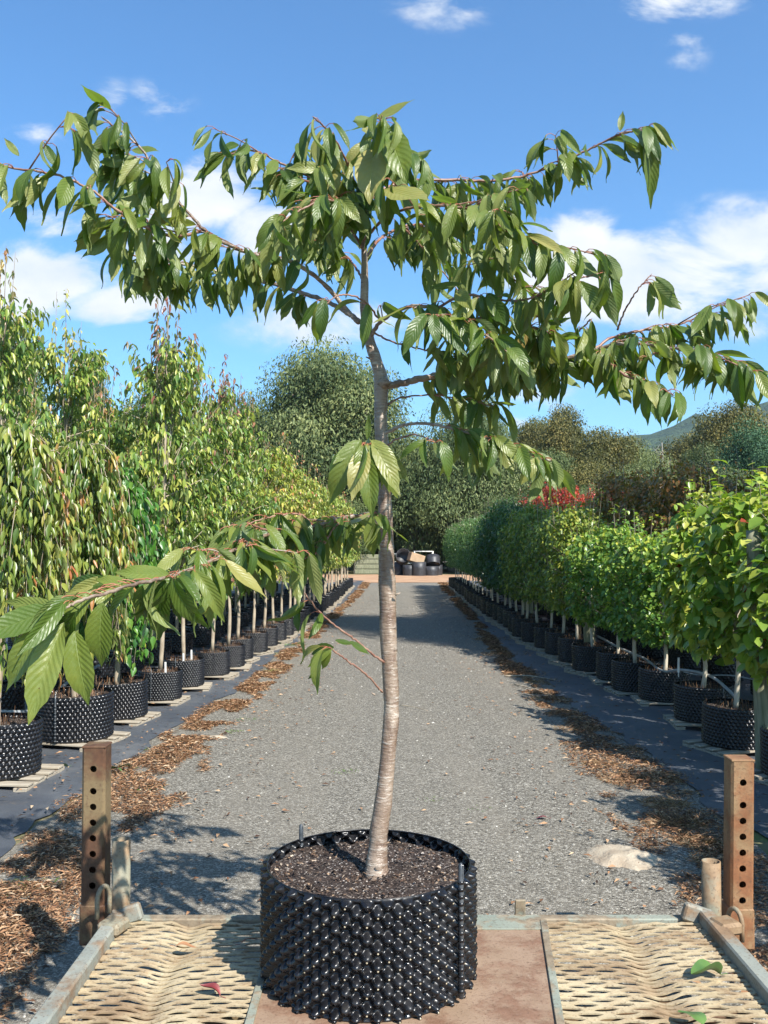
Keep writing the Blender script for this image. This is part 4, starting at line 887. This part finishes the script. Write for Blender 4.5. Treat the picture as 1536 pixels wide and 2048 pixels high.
def crown_block(seed, H, base, rx, n, L, W, mat, tmpl=LEAF2, hang=-35, topt=0.0, sh=3.2):
    r = np.random.default_rng(seed); tw = M()
    u = r.normal(size=(n*2,3)); u = norm(u); q = (np.abs(u)**sh).sum(1)**(-1/sh); rad = (.45+.60*r.random(len(u))**.55)
    p = u*q[:,None]*rad[:,None]; hz = (H-base)/2
    pos = p*np.array([rx, rx, hz])+np.array([0,0,base+hz])
    cl = vnoise(pos[:,0]*6+40+seed, pos[:,2]*5+pos[:,1]*4, seed)*.6+vnoise(pos[:,0]*13+pos[:,1]*9+70, pos[:,2]*12, seed+2)*.5
    lim = .535 + .22*np.clip(rad-.9, 0, 1)*3; keep = cl+.12*r.random(len(cl)) > lim; pos = pos[keep]; u = u[keep]; n = len(pos)
    aa = np.arctan2(u[:,1], u[:,0])+r.normal(0,.9,n); el = np.radians(r.normal(hang, 28, n))
    f = np.stack([np.cos(aa)*np.cos(el), np.sin(aa)*np.cos(el), np.sin(el)], -1); nr = np.stack([np.cos(aa)+r.normal(0,.5,n), np.sin(aa)+r.normal(0,.5,n), .8+.5*r.random(n)], -1)
    pos[:, :2] *= (1+.16*(vnoise(aa*2+20, pos[:,2]*3+20, seed)-.5)*2)[:,None]
    pos[:, 2] += .10*(vnoise(pos[:,0]*9+30, pos[:,1]*9+30, seed)-.5)*2*np.clip((pos[:,2]-base)/(H-base)*2-1, 0, 1)*1.4
    t = np.clip(r.random(n)*.75+.2*(cl[keep]-.5)+topt*np.clip((pos[:,2]-base)/(H-base)*2-1, 0, 1)*r.random(n), 0, 1); t = np.where(r.random(n)<.004, 1.0, np.minimum(t,.93))
    ll = L*(.65+.7*r.random(n))
    m = M(); scatter(m, pos, f, nr, ll, ll*W/L, t, *tmpl)
    for i in range(9):   # leafy leaders above the clipped top
        a = r.random()*6.28; q_ = rx*.8*r.random(); b = np.array([q_*math.cos(a), q_*math.sin(a), H-.35]); h_ = .25+.48*r.random(); k = int(14+26*r.random()); uu = r.random(k)
        pp = b+np.stack([r.normal(0,.03,k)+.08*math.cos(a)*uu, r.normal(0,.03,k)+.08*math.sin(a)*uu, uu*h_],-1); aa = r.random(k)*6.28; el = np.radians(r.normal(hang+25,25,k))
        scatter(m, pp, np.stack([np.cos(aa)*np.cos(el),np.sin(aa)*np.cos(el),np.sin(el)],-1), np.stack([np.cos(aa),np.sin(aa),1+0*aa],-1), L*(.5+.6*r.random(k)), W*(.5+.6*r.random(k)), np.clip(r.random(k)*.8+topt*.6,0,1), *tmpl)
        tube(tw, [b, b+[.08*math.cos(a),.08*math.sin(a),h_]], [.005,.0015], 4, cap=False)
    fm_ = m.mesh('foliage'); fm_.materials.append(MT[mat])
    for i in range(46):
        z0 = base-.05+(H-base)*.75*r.random(); a = r.random()*6.28; e = np.array([rx*.95*math.cos(a), rx*.95*math.sin(a), min(H-.05, z0+.15+.4*r.random())])
        tube(tw, spline(np.array([[0,0,z0],[e[0]*.5,e[1]*.5,(z0+e[2])/2+.03],e]), 6), [.007,.002], 4, cap=False)
    for i in range(0):   # leaders poking out of the top
        a = r.random()*6.28; q_ = rx*.7*r.random(); b = np.array([q_*math.cos(a), q_*math.sin(a), H-.25]); tube(tw, [b, b+[0,0,.30+.12*r.random()]], [.004,.0015], 4, cap=False)
    tm = tw.mesh('branches'); tm.materials.append(MT['stem']); return fm_, tm
KN = {}
def kind(name, crowns, trunks, nm, desc, cat): KN[name] = (crowns, trunks, nm, desc, cat)
T_up = [trunkmesh(3.4, .022, .008, s, 'stem') for s in (1,2,3)]; T_wp = [trunkmesh(2.7, .026, .014, s, 'stem') for s in (4,5)]
T_bl = [trunkmesh(2.0, .020, .008, s, 'stempale', wob=.05) for s in (6,7,8)]; T_thin = [trunkmesh(2.0, .014, .007, s, 'stempale') for s in (9,)]
kind('pear', [crown_upright(31+i, 4.3, 1.02, .56, 70, .095, .037, 'pear', per=42, spikes=15) for i in range(3)], T_up, 'potted_pear_tree', 'tall upright green tree with reddish shoot tips', 'potted tree')
kind('yellowpear', [crown_upright(41+i, 4.1, 1.05, .56, 76, .09, .037, 'yellowpear', per=46, spikes=5, yellow=.12) for i in range(2)], T_up, 'potted_pear_tree', 'upright tree turning yellow and orange', 'potted tree')
kind('weepolive', [crown_weep(51+i, 2.78, .72, .46, 64, .115, .036, 'weepolive') for i in range(2)], T_wp, 'potted_weeping_cherry', 'weeping tree with olive and orange tinged hanging leaves', 'potted tree')
kind('weepgreen', [crown_weep(55, 2.6, .55, .42, 70, .095, .052, 'weepgreen', per=75)], T_wp, 'potted_weeping_cherry', 'weeping tree with bright green hanging strands', 'potted tree')
kind('tulip', [crown_block(61+i, 2.12, .74, .44, 1250, .115, .09, 'tulip', LEAFR, topt=.15) for i in range(2)], T_bl, 'potted_broadleaf_tree', 'tree with large yellow green leaves on pale stem', 'potted tree')
kind('heart', [crown_block(65+i, 2.05, .70, .46, 2700, .062, .055, 'heart', LEAFR, topt=.45) for i in range(2)], T_bl, 'potted_ginkgo_tree', 'tree with small rounded leaves and yellow top', 'potted tree')
kind('olive', [crown_block(69+i, 2.3, .70, .52, 3600, .07, .04, 'olive', topt=.3) for i in range(2)], T_bl, 'potted_broadleaf_tree', 'bushy tree with olive and yellow leaves', 'potted tree')
kind('dark', [crown_block(73, 2.6, .75, .62, 4600, .06, .04, 'dark')], T_bl, 'potted_broadleaf_tree', 'dense dark green tree', 'potted tree')
kind('fine', [crown_block(77+i, 2.35, .85, .6, 5200, .055, .032, 'fine') for i in range(2)], T_thin, 'potted_broadleaf_tree', 'dense fine leaved green tree on thin pale stems', 'potted tree')
kind('red', [crown_block(81, 2.75, 1.0, .55, 3600, .07, .05, 'red')], T_bl, 'potted_maple_tree', 'tree with crimson autumn leaves', 'potted tree')
kind('orange', [crown_block(83, 2.65, .9, .55, 3600, .07, .045, 'orange')], T_bl, 'potted_maple_tree', 'tree with orange and bronze autumn leaves', 'potted tree')
ORD = ['nearest','second','third','fourth','fifth','sixth','seventh','eighth','ninth','tenth','eleventh','twelfth','thirteenth','fourteenth','fifteenth','sixteenth','seventeenth','eighteenth','nineteenth','twentieth']
def ordn(i):
    if i < 20: return ORD[i]
    q = i+1; return '%d%s' % (q, {1:'st',2:'nd',3:'rd'}.get(q % 10, 'th'))
cnt = {}
def potted(kd, x, y, ps, hs, ri, idx, rowname, group, far=False, clip=False, pr=1.0):
    crowns, trunks, nm, desc, cat = KN[kd]; r = random.Random(int(x*1000)+int(y*77))
    c = crowns[r.randrange(len(crowns))]; t = trunks[r.randrange(len(trunks))]; z = .075 if True else 0
    root = thing(nm, '%s, %s %s' % (desc, ordn(idx), rowname), cat, (x+r.uniform(-.04,.04), y, z), r.random()*6.28, group); root.rotation_euler.x = r.gauss(0,.012); root.rotation_euler.y = r.gauss(0,.012)
    po = link('pot', potf_me if far else pot_me, None, root, scale=(ps, ps, ps*pr)); po.rotation_euler.z = r.random()*6
    if clip:
        for aa in clip: link('seam_clip', clip_me, None, po, rot=(0, 0, aa-po.rotation_euler.z-root.rotation_euler.z))
    link('soil', soilf_me if far else soil_me, None, root, scale=(ps, ps, ps*pr))
    link('trunk', t, None, root, scale=(1.0 if not far else 1.1, 1, hs))
    link('foliage', c[0], None, root, scale=(ri, ri, hs)); link('branches', c[1], None, root, scale=(ri, ri, hs))
    return root
# pallet boards below the front pots
m = M(); box(m, (0,0,.011), (.60,.09,.018), 0, .003)
deck = []
bmesh_ = m.mesh('deck_board'); bmesh_.materials.append(MT['timber'])
m = M(); box(m, (0,0,0), (.09,.60,.035), 0, .003); bear = m.mesh('bearer'); bear.materials.append(MT['timber'])
m = M()
for yb in (-.24,-.08,.08,.24): box(m, (0,yb,.062), (.60,.10,.018))
for xb in (-.25,.25): box(m, (xb,0,.03), (.09,.6,.045))
pal_far = m.mesh('pallet'); pal_far.materials.append(MT['timber'])
def pallet(x, y, rz, sc, label, near):
    if near:
        root = thing('wooden_pallet', label, 'pallet', (x, y, .012), rz, 'pallets under the row pots')
        for yb in (-.24,-.08,.08,.24): link('deck_board', bmesh_, None, root, (0, yb*sc, .040), (0,0,random.uniform(-.03,.03)), (sc,sc,1))
        for xb in (-.25,.25): link('bearer', bear, None, root, (xb*sc, 0, .018), None, (sc,sc,1))
    else:
        o = link('wooden_pallet', pal_far, None, None, (x, y, .0), (0,0,rz), (sc,sc,1)); tag(o, label, 'pallet', 'pallets under the row pots')
LF = [(5.6,-3.35,1.25,'weepolive'),(7.42,-3.07,1.25,'weepolive'),(8.80,-2.93,1.24,'weepolive'),(9.85,-2.82,1.10,'weepgreen'),(10.95,-2.65,.90,'pear'),(11.95,-2.54,.92,'pear'),(12.95,-2.37,.86,'pear'),(13.8,-2.28,.86,'pear')]
d = 14.7
while d < 40: LF.append((d, np.interp(d, [14.7,17.2,27,39.5], [-2.2,-1.97,-1.60,-1.42])-.12, .88, 'yellowpear' if (d > 15 and random.random() < .8) else 'pear')); d += .93 if d < 30 else 1.1
Hs = lambda d: float(np.interp(d, [8,10.5,13,15.5,20,27,40], [1.08,1.16,1.08,.98,.93,.91,.86]))
for i, (d, x, ps, kd) in enumerate(LF):
    far = d > 20
    potted(kd, x, d, ps, 1.0 if kd.startswith('weep') else Hs(d), 1.0, i, 'pot in front left row', 'potted trees along the left edge of the driveway', far, [R_(-100)] if d < 12 else False, pr=.98 if ps > 1 else 1.06)
    pallet(x+.06, d-.02, R_(-8+random.uniform(-14,14)), ps*.93, 'weathered pallet under the %s pot of the front left row' % ordn(i), d < 16)
def backrow(side, off, kinds, d0, d1, step, rowname, group):
    base = [(d_, x_) for d_, x_, *_ in (LF if side < 0 else RF)]; i = 0; d = d0
    while d < d1:
        x = np.interp(d, [b[0] for b in base], [b[1] for b in base])+side*off+random.uniform(-.08,.08); kd = kinds(d)
        potted(kd, x, d, .95, (Hs(d)*(random.uniform(.8,.92) if d < 9.6 else random.uniform(.9,1.06))) if side < 0 else (random.uniform(1.06,1.16) if kd in ('red','orange') else random.uniform(1.05,1.18)), 1.0, i, rowname, group, True)
        i += 1; d += step*random.uniform(.9,1.1)
RF = [(2.9,3.15,'olive'),(4.0,3.1,'olive'),(5.1,3.15,'heart'),(6.1,3.3,'heart'),(7.35,3.27,'tulip'),(8.48,3.19,'tulip'),(9.65,3.30,'tulip'),(10.9,3.29,'heart'),(11.6,3.16,'heart'),(12.5,3.14,'heart'),(13.4,3.05,'heart')]
d = 14.35
while d < 40:
    RF.append((d, float(np.interp(d, [14.35,16,18,25,33.5,39], [2.98,2.93,2.84,2.82,2.95,3.05])), 'olive' if d < 18.3 else 'dark' if d < 24 else 'fine')); d += .95 if d < 28 else 1.05
for i, (d, x, kd) in enumerate(RF):
    potted(kd, x, d, 1.04, random.uniform(.90,1.08)*(.95 if d < 4.5 else 1), random.uniform(.74,.92), i, 'pot in front right row', 'potted trees along the right edge of the driveway', d > 20, [R_(-70)] if d < 10 else False)
    if d > 5: pallet(x-.05, d-.03, R_(8+random.uniform(-14,14)), 1.0, 'weathered pallet under the %s pot of the front right row' % ordn(i), 7 < d < 15)
ylw = lambda d: 'yellowpear' if d > 16 and random.random() < .7 else 'pear'
backrow(-1, 1.25, ylw, 7.6, 40, 1.15, 'in second left row', 'potted trees in the back rows on the left')
backrow(-1, 2.6, lambda d: 'pear', 8.2, 36, 1.5, 'in third left row', 'potted trees in the back rows on the left')
backrow(-1, 4.2, lambda d: 'pear', 10, 30, 2.2, 'in fourth left row', 'potted trees in the back rows on the left')
backrow(1, 1.3, lambda d: 'heart' if d < 12 else 'olive' if d < 13.5 else 'orange' if d < 16.5 else 'olive' if d < 20 else 'red' if d < 26 else 'fine', 7.5, 38, 1.2, 'in second right row', 'potted trees in the back rows on the right')
backrow(1, 2.7, lambda d: 'orange' if d < 21 else 'red' if d < 28 else 'orange', 9.5, 34, 1.5, 'in third right row', 'potted trees in the back rows on the right')
backrow(1, 4.1, lambda d: 'dark' if d < 16 else 'orange' if d < 22 else 'red', 13, 32, 2.3, 'in fourth right row', 'potted trees in the back rows on the right')
# posts and hoses
def post(label, px, pyb, d, ztop, rad, x=None):
    c = P(px, pyb, d); m = M(); zt = ztop
    z = np.linspace(0, zt, 14); p = np.stack([.006*np.sin(z*3), 0*z, z], -1); tube(m, p, [rad*1.04, rad, rad*.97], 14, knob=.03)
    o = m.build('timber_post', MT['postwood']); o.location = (c[0], d, 0); o.rotation_euler = (0, R_(-1.5), 0); tag(o, label, 'post', 'timber posts among the right rows')
post('thick grey green timber post nearest the camera at the right edge', 1527, 1500, 7.55, 2.0, .062)
post('thick grey green timber post rising between round leaved trees', 1180, 1300, 14.0, 1.82, .085)
post('timber post among the olive leaved trees further down the row', 1058, 1240, 20.5, 2.05, .10)
m = M(); p = P(1160,1240,14.6); tube(m, [[0,0,0],[0,0,1.95]], .02, 8); o = m.build('metal_stake', MT['tubemetal']); o.location = (p[0], 14.6, 0); tag(o, 'thin grey metal stake beside the middle timber post', 'stake')
def hose(label, pts, rad):
    q = np.array([P(*a) for a in pts]); c = q[0].copy(); m = M(); tube(m, spline(q-c, 60), rad, 10); o = m.build('irrigation_hose', MT['hose']); o.location = c; tag(o, label, 'hose')
hose('grey irrigation hose arching behind the front row of right pots', [(1195,1272,14),(1240,1296,12.6),(1290,1318,11.6),(1325,1342,10.7),(1365,1340,10.2),(1420,1352,9.6),(1462,1385,9.1),(1500,1425,8.7),(1560,1440,8.6)], .016)
hose('thin grey hose behind the second and third right pots', [(1270,1320,12),(1340,1338,10.9),(1400,1350,10.5),(1470,1352,10.4),(1560,1372,10.2)], .007)
hose('dark irrigation hose on the fabric behind the left pots', [(-40,1418,8.6),(20,1424,8.6),(70,1420,8.8),(105,1400,9.2),(135,1365,9.8),(200,1330,10.6)], .018)
for (px, py, d, lab) in [(367,1325,11.75,'white plant tag standing in the fifth left pot'),(331,1345,10.9,'white plant tag standing in the fourth left pot'),(383,1312,12.1,'white plant tag right of the stem in the sixth left pot'),(1357,1330,9.9,'white plant tag behind the third right pot')]:
    c = P(px, py, d); m = M(); box(m, (0,0,.0), (.022,.004,.16), 0, .001, rx=.1); box(m, (0,.002,-.10), (.010,.003,.06)); o = m.build('plant_tag', MT['whitetag']); o.location = (c[0], d, max(c[2], .42)); tag(o, lab, 'plant tag')

# ------------------------------------------------------------------ far end of the driveway
def openpot(label, px, d, rad, h, rx=0, z=0, mat='blackplain', rz=0):
    m = M(); nu = 28; th = np.arange(nu)/nu*2*math.pi
    prof = [(rad*.96,0),(rad,h*.5),(rad,h),(rad*.95,h),(rad*.93,.06),(0.01,.05)]
    m.add(np.concatenate([np.stack([q*np.cos(th)*(1+.04*np.sin(th*2)), q*np.sin(th), 0*th+z_], -1) for q, z_ in prof]), grid_faces(nu, len(prof), True))
    o = m.build('empty_pot', MT[mat]); o.location = ((px-768)/FPX*d, d, z); o.rotation_euler = (rx, 0, rz); tag(o, label, 'pot', 'empty black pots piled at the far end')
D = 53.0
for a in [('leftmost empty black pot of the far pile', 797, D+1, .42, .75),('squat black pot second from left in the far pile', 820, D, .42, .62),('tall black pot in the middle of the far pile', 838, D-.3, .40, .80),('black pot right of the tall one in the far pile', 862, D, .45, .55),('rightmost small black pot of the far pile', 873, D+.8, .35, .6)]: openpot(*a)
openpot('black pot lying tilted on top of the far pile', 806, D+.8, .42, .6, 1.2, .95); openpot('black pot leaning against the right end of the far pile', 866, D+.3, .42, .5, -.5, .62)
m = M(); box(m, (0,0,.28), (.85,.6,.5), .3, .02, ry=.3); o = m.build('cardboard_box', MT['cardboard']); o.location = ((832-768)/FPX*D, D, .72); tag(o, 'brown cardboard box tipped on the far pile of black pots', 'box')
def rackf(label, px0, px1, pyt, d):
    x0, x1 = (px0-768)/FPX*d, (px1-768)/FPX*d; zt = P(0, pyt, d)[2]; m = M(); cx = (x0+x1)/2
    for x in (x0, x1):
        for yb in (0, .9): tube(m, [[x-cx,yb,0],[x-cx,yb,zt]], .035, 6)
    for yb in (0,.9): tube(m, [[x0-cx,yb,zt],[x1-cx,yb,zt]], .035, 6); tube(m, [[x0-cx,yb,zt*.5],[x1-cx,yb,zt*.5]], .025, 6)
    for x in (x0,x1): tube(m, [[x-cx,0,zt],[x-cx,.9,zt]], .035, 6)
    o = m.build('metal_rack', MT['railpale']); o.location = (cx, d, 0); tag(o, label, 'rack')
rackf('pale metal rack frame standing behind the far pile of pots', 829, 866, 1103, 56); rackf('lower pale metal rack left of the far pile of pots', 778, 826, 1108, 58)
bt = thing('timber_bin', 'low pale timber walled bin left of the far pile', 'bin', ((741-768)/FPX*56, 56, 0))
for k_ in range(4): m = M(); box(m, (0,0,.14+k_*.30), (1.9,.06,.27), 0, .02); m.build('board', MT['postwood'], bt)
for x in (-.95,.95): m = M(); box(m, (x,.08,.62), (.1,.1,1.25), 0, .01); m.build('corner_post', MT['timber'], bt)
bd = thing('white_shed', 'long low white shed half hidden by trees beyond the driveway', 'shed', (2.6, 76, 0))
m = M(); box(m, (0,2,1.3), (9,4,2.6)); m.build('wall', MT['building'], bd)
m = M(); box(m, (0,1.9,2.72), (9.6,4.8,.16), 0, 0, rx=.05); m.build('roof', MT['roofmetal'], bd)
for x in (-2.6, 1.2): m = M(); box(m, (x,-.02,1.5), (1.4,.06,.9)); m.build('window', MT['darkfence'], bd)
fe = thing('dark_fence', 'low dark boundary fence in the tree shade beyond the driveway', 'fence', (0, 64, 0))
for k_ in range(14): m = M(); box(m, (-21+k_*3, 0, .75), (.12,.12,1.5)); m.build('fence_post', MT['darkfence'], fe)
m = M(); 
for zz in (.35,.75,1.15): box(m, (0,-.08,zz), (41,.04,.28))
m.build('rail', MT['darkfence'], fe)

# ------------------------------------------------------------------ far trees
def gum(seed, W, H, base, ncl, per, mat, leafL=.30, leafW=.10, hang=-60, top=.62, trunk=True, clr=.17):
    r = np.random.default_rng(seed); cl = []
    lobes = norm(r.normal(size=(7,3))); lobes[:,2] = np.where(r.random(7) < top, np.abs(lobes[:,2]), -np.abs(lobes[:,2])); lz = .75+.35*r.random(7)
    for i in range(ncl):
        li = r.integers(7); u = norm(r.normal(size=3)*.62+lobes[li]*.85)*lz[li] if i % 4 else norm(r.normal(size=3)); u[2] = abs(u[2]) if r.random() < top else -abs(u[2]); rad = .50+.52*r.random()**.6
        cl.append(u*rad*np.array([W, W, (H-base)/2])*np.array([1,1,1])+np.array([0,0,(H+base)/2]))
    cl = np.array(cl); cr = (H-base)*clr*(.55+.75*r.random(ncl))
    lp=[];lf=[];ln=[];lt=[]
    for c, q in zip(cl, cr):
        k = int(per*(q/((H-base)*clr))**2); u = norm(r.normal(size=(k,3))+[0,0,.25]); s = (.35+.75*r.random(k)**.6)
        p = c+u*s[:,None]*q*np.array([1.15,1.15,.80]); p[:,2] -= .12*q*r.random(k)**3*4
        aa = np.arctan2(u[:,1],u[:,0])+r.normal(0,1,k); el = np.radians(r.normal(hang,28,k))
        lp.append(p); lf.append(np.stack([np.cos(aa)*np.cos(el),np.sin(aa)*np.cos(el),np.sin(el)],-1)); ln.append(u+r.normal(0,.6,(k,3))+[0,0,.4])
        lt.append(np.clip(r.random(k)*.62+(r.random()-.3)*.6,0,1))
    lp=np.concatenate(lp);lf=np.concatenate(lf);ln=np.concatenate(ln);lt=np.concatenate(lt); sz = leafL*(.5+r.random(len(lp)))
    m = M(); scatter(m, lp, lf, ln, sz, sz*leafW/leafL, lt, *QUAD); fo_ = m.mesh('crown'); fo_.materials.append(MT[mat])
    t = M(); tr_ = H*.028; fork = base+(H-base)*.12
    tube(t, spline(np.array([[0,0,0],[.1*W*.3,0,fork*.5],[0,.0,fork],[.05*W,0,(H+base)/2]]), 14), [tr_*1.4, tr_, tr_*.8, tr_*.35], 10, knob=.08)
    for i in range(min(16, ncl)):
        c = cl[i]; tube(t, spline(np.array([[0,0,fork*(.8+.4*r.random())],[c[0]*.4,c[1]*.4,fork+(c[2]-fork)*.45],c]), 8), [tr_*.5, tr_*.10], 6)
    tm = t.mesh('trunk'); tm.materials.append(MT['gumbark']); return fo_, tm
GV = {'euc':[gum(101,3.6,12,1.6,90,1150,'euc',leafL=.17,leafW=.07,clr=.165,hang=-50), gum(102,4.2,11,1.0,95,1100,'euc',leafL=.18,leafW=.065,hang=-65,top=.5,clr=.16)], 'dark':[gum(103,3.6,10,.8,85,1050,'eucdark',leafL=.17,leafW=.075,hang=-35,clr=.16)],
      'brown':[gum(104,4.0,10,.8,90,1100,'eucbrown',leafL=.15,leafW=.09,hang=-20,clr=.17)], 'blue':[gum(105,3.4,9,.5,80,1000,'eucblue',leafL=.17,leafW=.07,hang=-10,clr=.17)]}
GH = {'euc':(12,11),'dark':(10,),'brown':(10,),'blue':(9,)}; GW = {'euc':(3.6,4.2),'dark':(3.6,),'brown':(4.0,),'blue':(3.4,)}
def fartree(kd, v, px, pyt, hw, d, name, label):
    x = (px-768)/FPX*d; zt = P(px, pyt, d)[2]; sw = (hw/FPX*d)/(GW[kd][v]*1.12); sh = zt/(GH[kd][v]*1.0)
    root = thing(name, label, 'tree', (x, d, 0), random.random()*6.28, 'trees beyond the nursery'); a, b = GV[kd][v]
    link('crown', a, None, root, scale=(sw, sw, sh)); link('trunk', b, None, root, scale=(sw, sw, sh))
for a in [('euc',0,655,712,138,62,'gum_tree','tall olive green gum tree standing alone against the sky left of the trunk'),
          ('euc',1,905,848,135,60,'gum_tree','wide drooping grey green gum tree behind the end of the driveway'),
          ('euc',1,800,880,110,66,'gum_tree','grey green gum directly behind the cherry trunk'),
          ('dark',0,500,815,80,60,'gum_tree','dark gum tree left of the tall olive one'),
          ('dark',0,585,880,85,58,'gum_tree','dark low gum under the tall olive gum'),
          ('euc',0,20,672,75,34,'gum_tree','green gum tree top above the weeping trees at the left edge'),
          ('dark',0,165,742,60,38,'gum_tree','dark gum behind the tall left row'),
          ('euc',0,380,850,80,58,'gum_tree','grey green gum hidden behind the left rows'),
          ('dark',0,1010,905,70,66,'gum_tree','dark gum behind the drooping middle gum'),
          ('euc',1,965,822,75,82,'gum_tree','distant pale gum peeping above the right lower limb'),
          ('dark',0,1060,858,60,90,'gum_tree','small dark gum at the horizon below the gap of sky'),
          ('brown',0,1140,826,72,78,'gum_tree','olive bronze gum with rounded top below the long right limb'),
          ('brown',0,1212,866,85,70,'gum_tree','bronze gum just right of the rounded top one'),
          ('dark',0,1110,915,80,66,'gum_tree','dark gum behind the crimson trees'),
          ('brown',0,1190,935,85,60,'gum_tree','low bronze gum above the orange trees'),
          ('euc',0,1290,925,75,64,'gum_tree','low olive gum in front of the dead tree'),
          ('euc',0,1330,960,80,56,'gum_tree','low dull green gum behind the right rows'),
          ('brown',0,1462,818,88,70,'gum_tree','large orange bronze gum under the hill at the right'),
          ('dark',0,1395,905,60,66,'gum_tree','dark gum beside the large orange bronze one'),
          ('blue',0,1512,858,70,60,'wattle_tree','blue green wattle at the right edge in front of the bronze gum'),
          ('blue',0,1560,900,80,58,'wattle_tree','blue green wattle cut by the right edge'),
          ('dark',0,1440,950,95,54,'gum_tree','dark low gum behind the yellow green trees'),
          ('dark',0,1600,860,90,62,'gum_tree','dark gum beyond the right edge'),
          ('dark',0,290,800,90,48,'gum_tree','dark gum behind the tall spiky pear trees'),
          ('euc',0,-80,760,110,44,'gum_tree','gum tree beyond the left edge'),
          ('euc',0,768+10.3/8.4*1850,-2500,440,8.4,'gum_tree','tall gum standing right of the rows, outside the picture, shading the driveway'),
          ('brown',0,1075,850,75,84,'gum_tree','small olive gum on the skyline under the low sky gap'),
          ('euc',0,1255,900,85,76,'gum_tree','dull gum on the skyline just left of the dead tree'),
          ('brown',0,1375,880,70,82,'gum_tree','bronze gum on the skyline just right of the dead tree'),
          ('euc',1,1050,930,90,60,'gum_tree','drooping grey gum above the crimson tree tops'),
          ('dark',0,720,905,70,72,'gum_tree','dark gum filling the gap left of the trunk')]: fartree(*a)
for i, (px, pyt, hw, d, kd) in enumerate([(690,1010,60,57,'dark'),(745,1040,30,66,'euc'),(930,1010,60,62,'dark'),(1000,1000,70,55,'dark'),(1080,990,80,52,'dark'),(1170,985,80,52,'euc'),(1270,985,80,50,'dark'),(1370,985,80,50,'brown'),(1480,975,90,48,'dark'),(600,1000,70,54,'dark'),(520,980,70,54,'dark'),(420,950,80,50,'dark'),(880,1060,35,66,'dark'),(820,1050,28,72,'dark')]):
    fartree(kd, 0, px, pyt, hw, d, 'shrub', 'dark bushy shrub under the far gums, %s from the left of its line' % ordn(sorted([690,745,930,1000,1080,1170,1270,1370,1480,600,520,420,880,820]).index(px)))
# leaning dark trunk at the end of the drive
m = M(); q = np.array([P(*a) for a in [(806,1135,60),(815,1100,60),(835,1060,60),(862,1020,60),(880,980,60)]]); c = q[0].copy(); c[2]=0; tube(m, spline(q-c, 20), [.50,.40,.34,.22], 10, knob=.1)
q2 = np.array([P(*a) for a in [(818,1095,60),(838,1080,60),(858,1068,59)]]); tube(m, spline(q2-c, 8), [.2,.12], 8)
o = m.build('leaning_tree_trunk', MT['gumbark']); o.location = c; tag(o, 'dark leaning bare tree trunk behind the far racks', 'tree')
# dead white tree
def dead(label, px, pyb, pyt, d, seed, spread):
    r = np.random.default_rng(seed); b = P(px, pyb, d); t = P(px, pyt, d); m = M(); H = t[2]; tube(m, [[0,0,0],[.2,0,H*.5],[0,0,H]], [.22,.12,.03], 7)
    for i in range(22):
        z = H*(.35+.6*r.random()); a = r.random()*6.28; L = spread*(.25+.6*r.random())*(1.3-z/H); e = np.array([math.cos(a)*L, math.sin(a)*L, z+L*(.5+.7*r.random())]); mid = np.array([e[0]*.5, e[1]*.5, z+L*.1]); pts = spline(np.array([[.1,0,z],mid,e]), 7); tube(m, pts, [.05,.015], 5)
        for k_ in range(3): s = pts[3+k_]; tube(m, [s, s+r.normal(0,.5,3)], [.03,.01], 4)
    o = m.build('dead_tree', MT['deadwood']); o.location = (b[0], d, 0); tag(o, label, 'tree')
dead('bare white dead tree below the hill', 1325, 1000, 885, 72, 4, 2.2)
# hill
xs = np.linspace(-700, 1500, 90); rows = []
hp = [(-700,20),(-200,30),(60,50),(160,70),(215,100),(260,118),(320,128),(360,138),(420,150),(520,168),(800,180),(1500,160)]
for k_, (yy_, f_) in enumerate([(620,0),(700,.25),(800,.55),(900,.82),(1000,1.0),(1200,.9),(1500,.3)]):
    top = np.interp(xs*1000/1000, [a for a, _ in hp], [b for _, b in hp]); z = top*f_ + 9*f_*(vnoise(xs*.03, xs*0+k_*.9, 4)-.5)*2+5*(f_>0)*(vnoise(xs*.11, xs*0+k_*1.7, 6)-.5)*2
    rows.append(np.stack([xs, xs*0+yy_, z-.5*(f_==0)], -1))
m = M(); fine = []
rows = np.array(rows)
for a in range(len(rows)-1):
    for s in range(6): fine.append(rows[a]*(1-s/6)+rows[a+1]*(s/6)+np.stack([xs*0, xs*0, 3.2*(vnoise(xs*.25, xs*0+a*6+s, 9)-.5)*2],-1)*(1 if a or s else 0))
fine.append(rows[-1]); m.add(np.concatenate(fine), grid_faces(len(xs), len(fine))); o = m.build('hill', MT['hill']); o['kind'] = 'structure'

# ------------------------------------------------------------------ haze
m = M(); box(m, (400, 680, 114), (2500, 1800, 232)); hz = m.mesh('haze'); hm = bpy.data.materials.new('haze_air'); hm.use_nodes = True; nt = hm.node_tree; nt.nodes.clear()
pv = nn(nt, 'ShaderNodeVolumePrincipled'); pv.inputs['Color'].default_value = (.80,.88,1,1); pv.inputs['Density'].default_value = .00018; pv.inputs['Anisotropy'].default_value = .3
oo = nn(nt, 'ShaderNodeOutputMaterial'); nt.links.new(pv.outputs[0], oo.inputs['Volume'])
o = link('haze', hz, hm); o['kind'] = 'stuff'
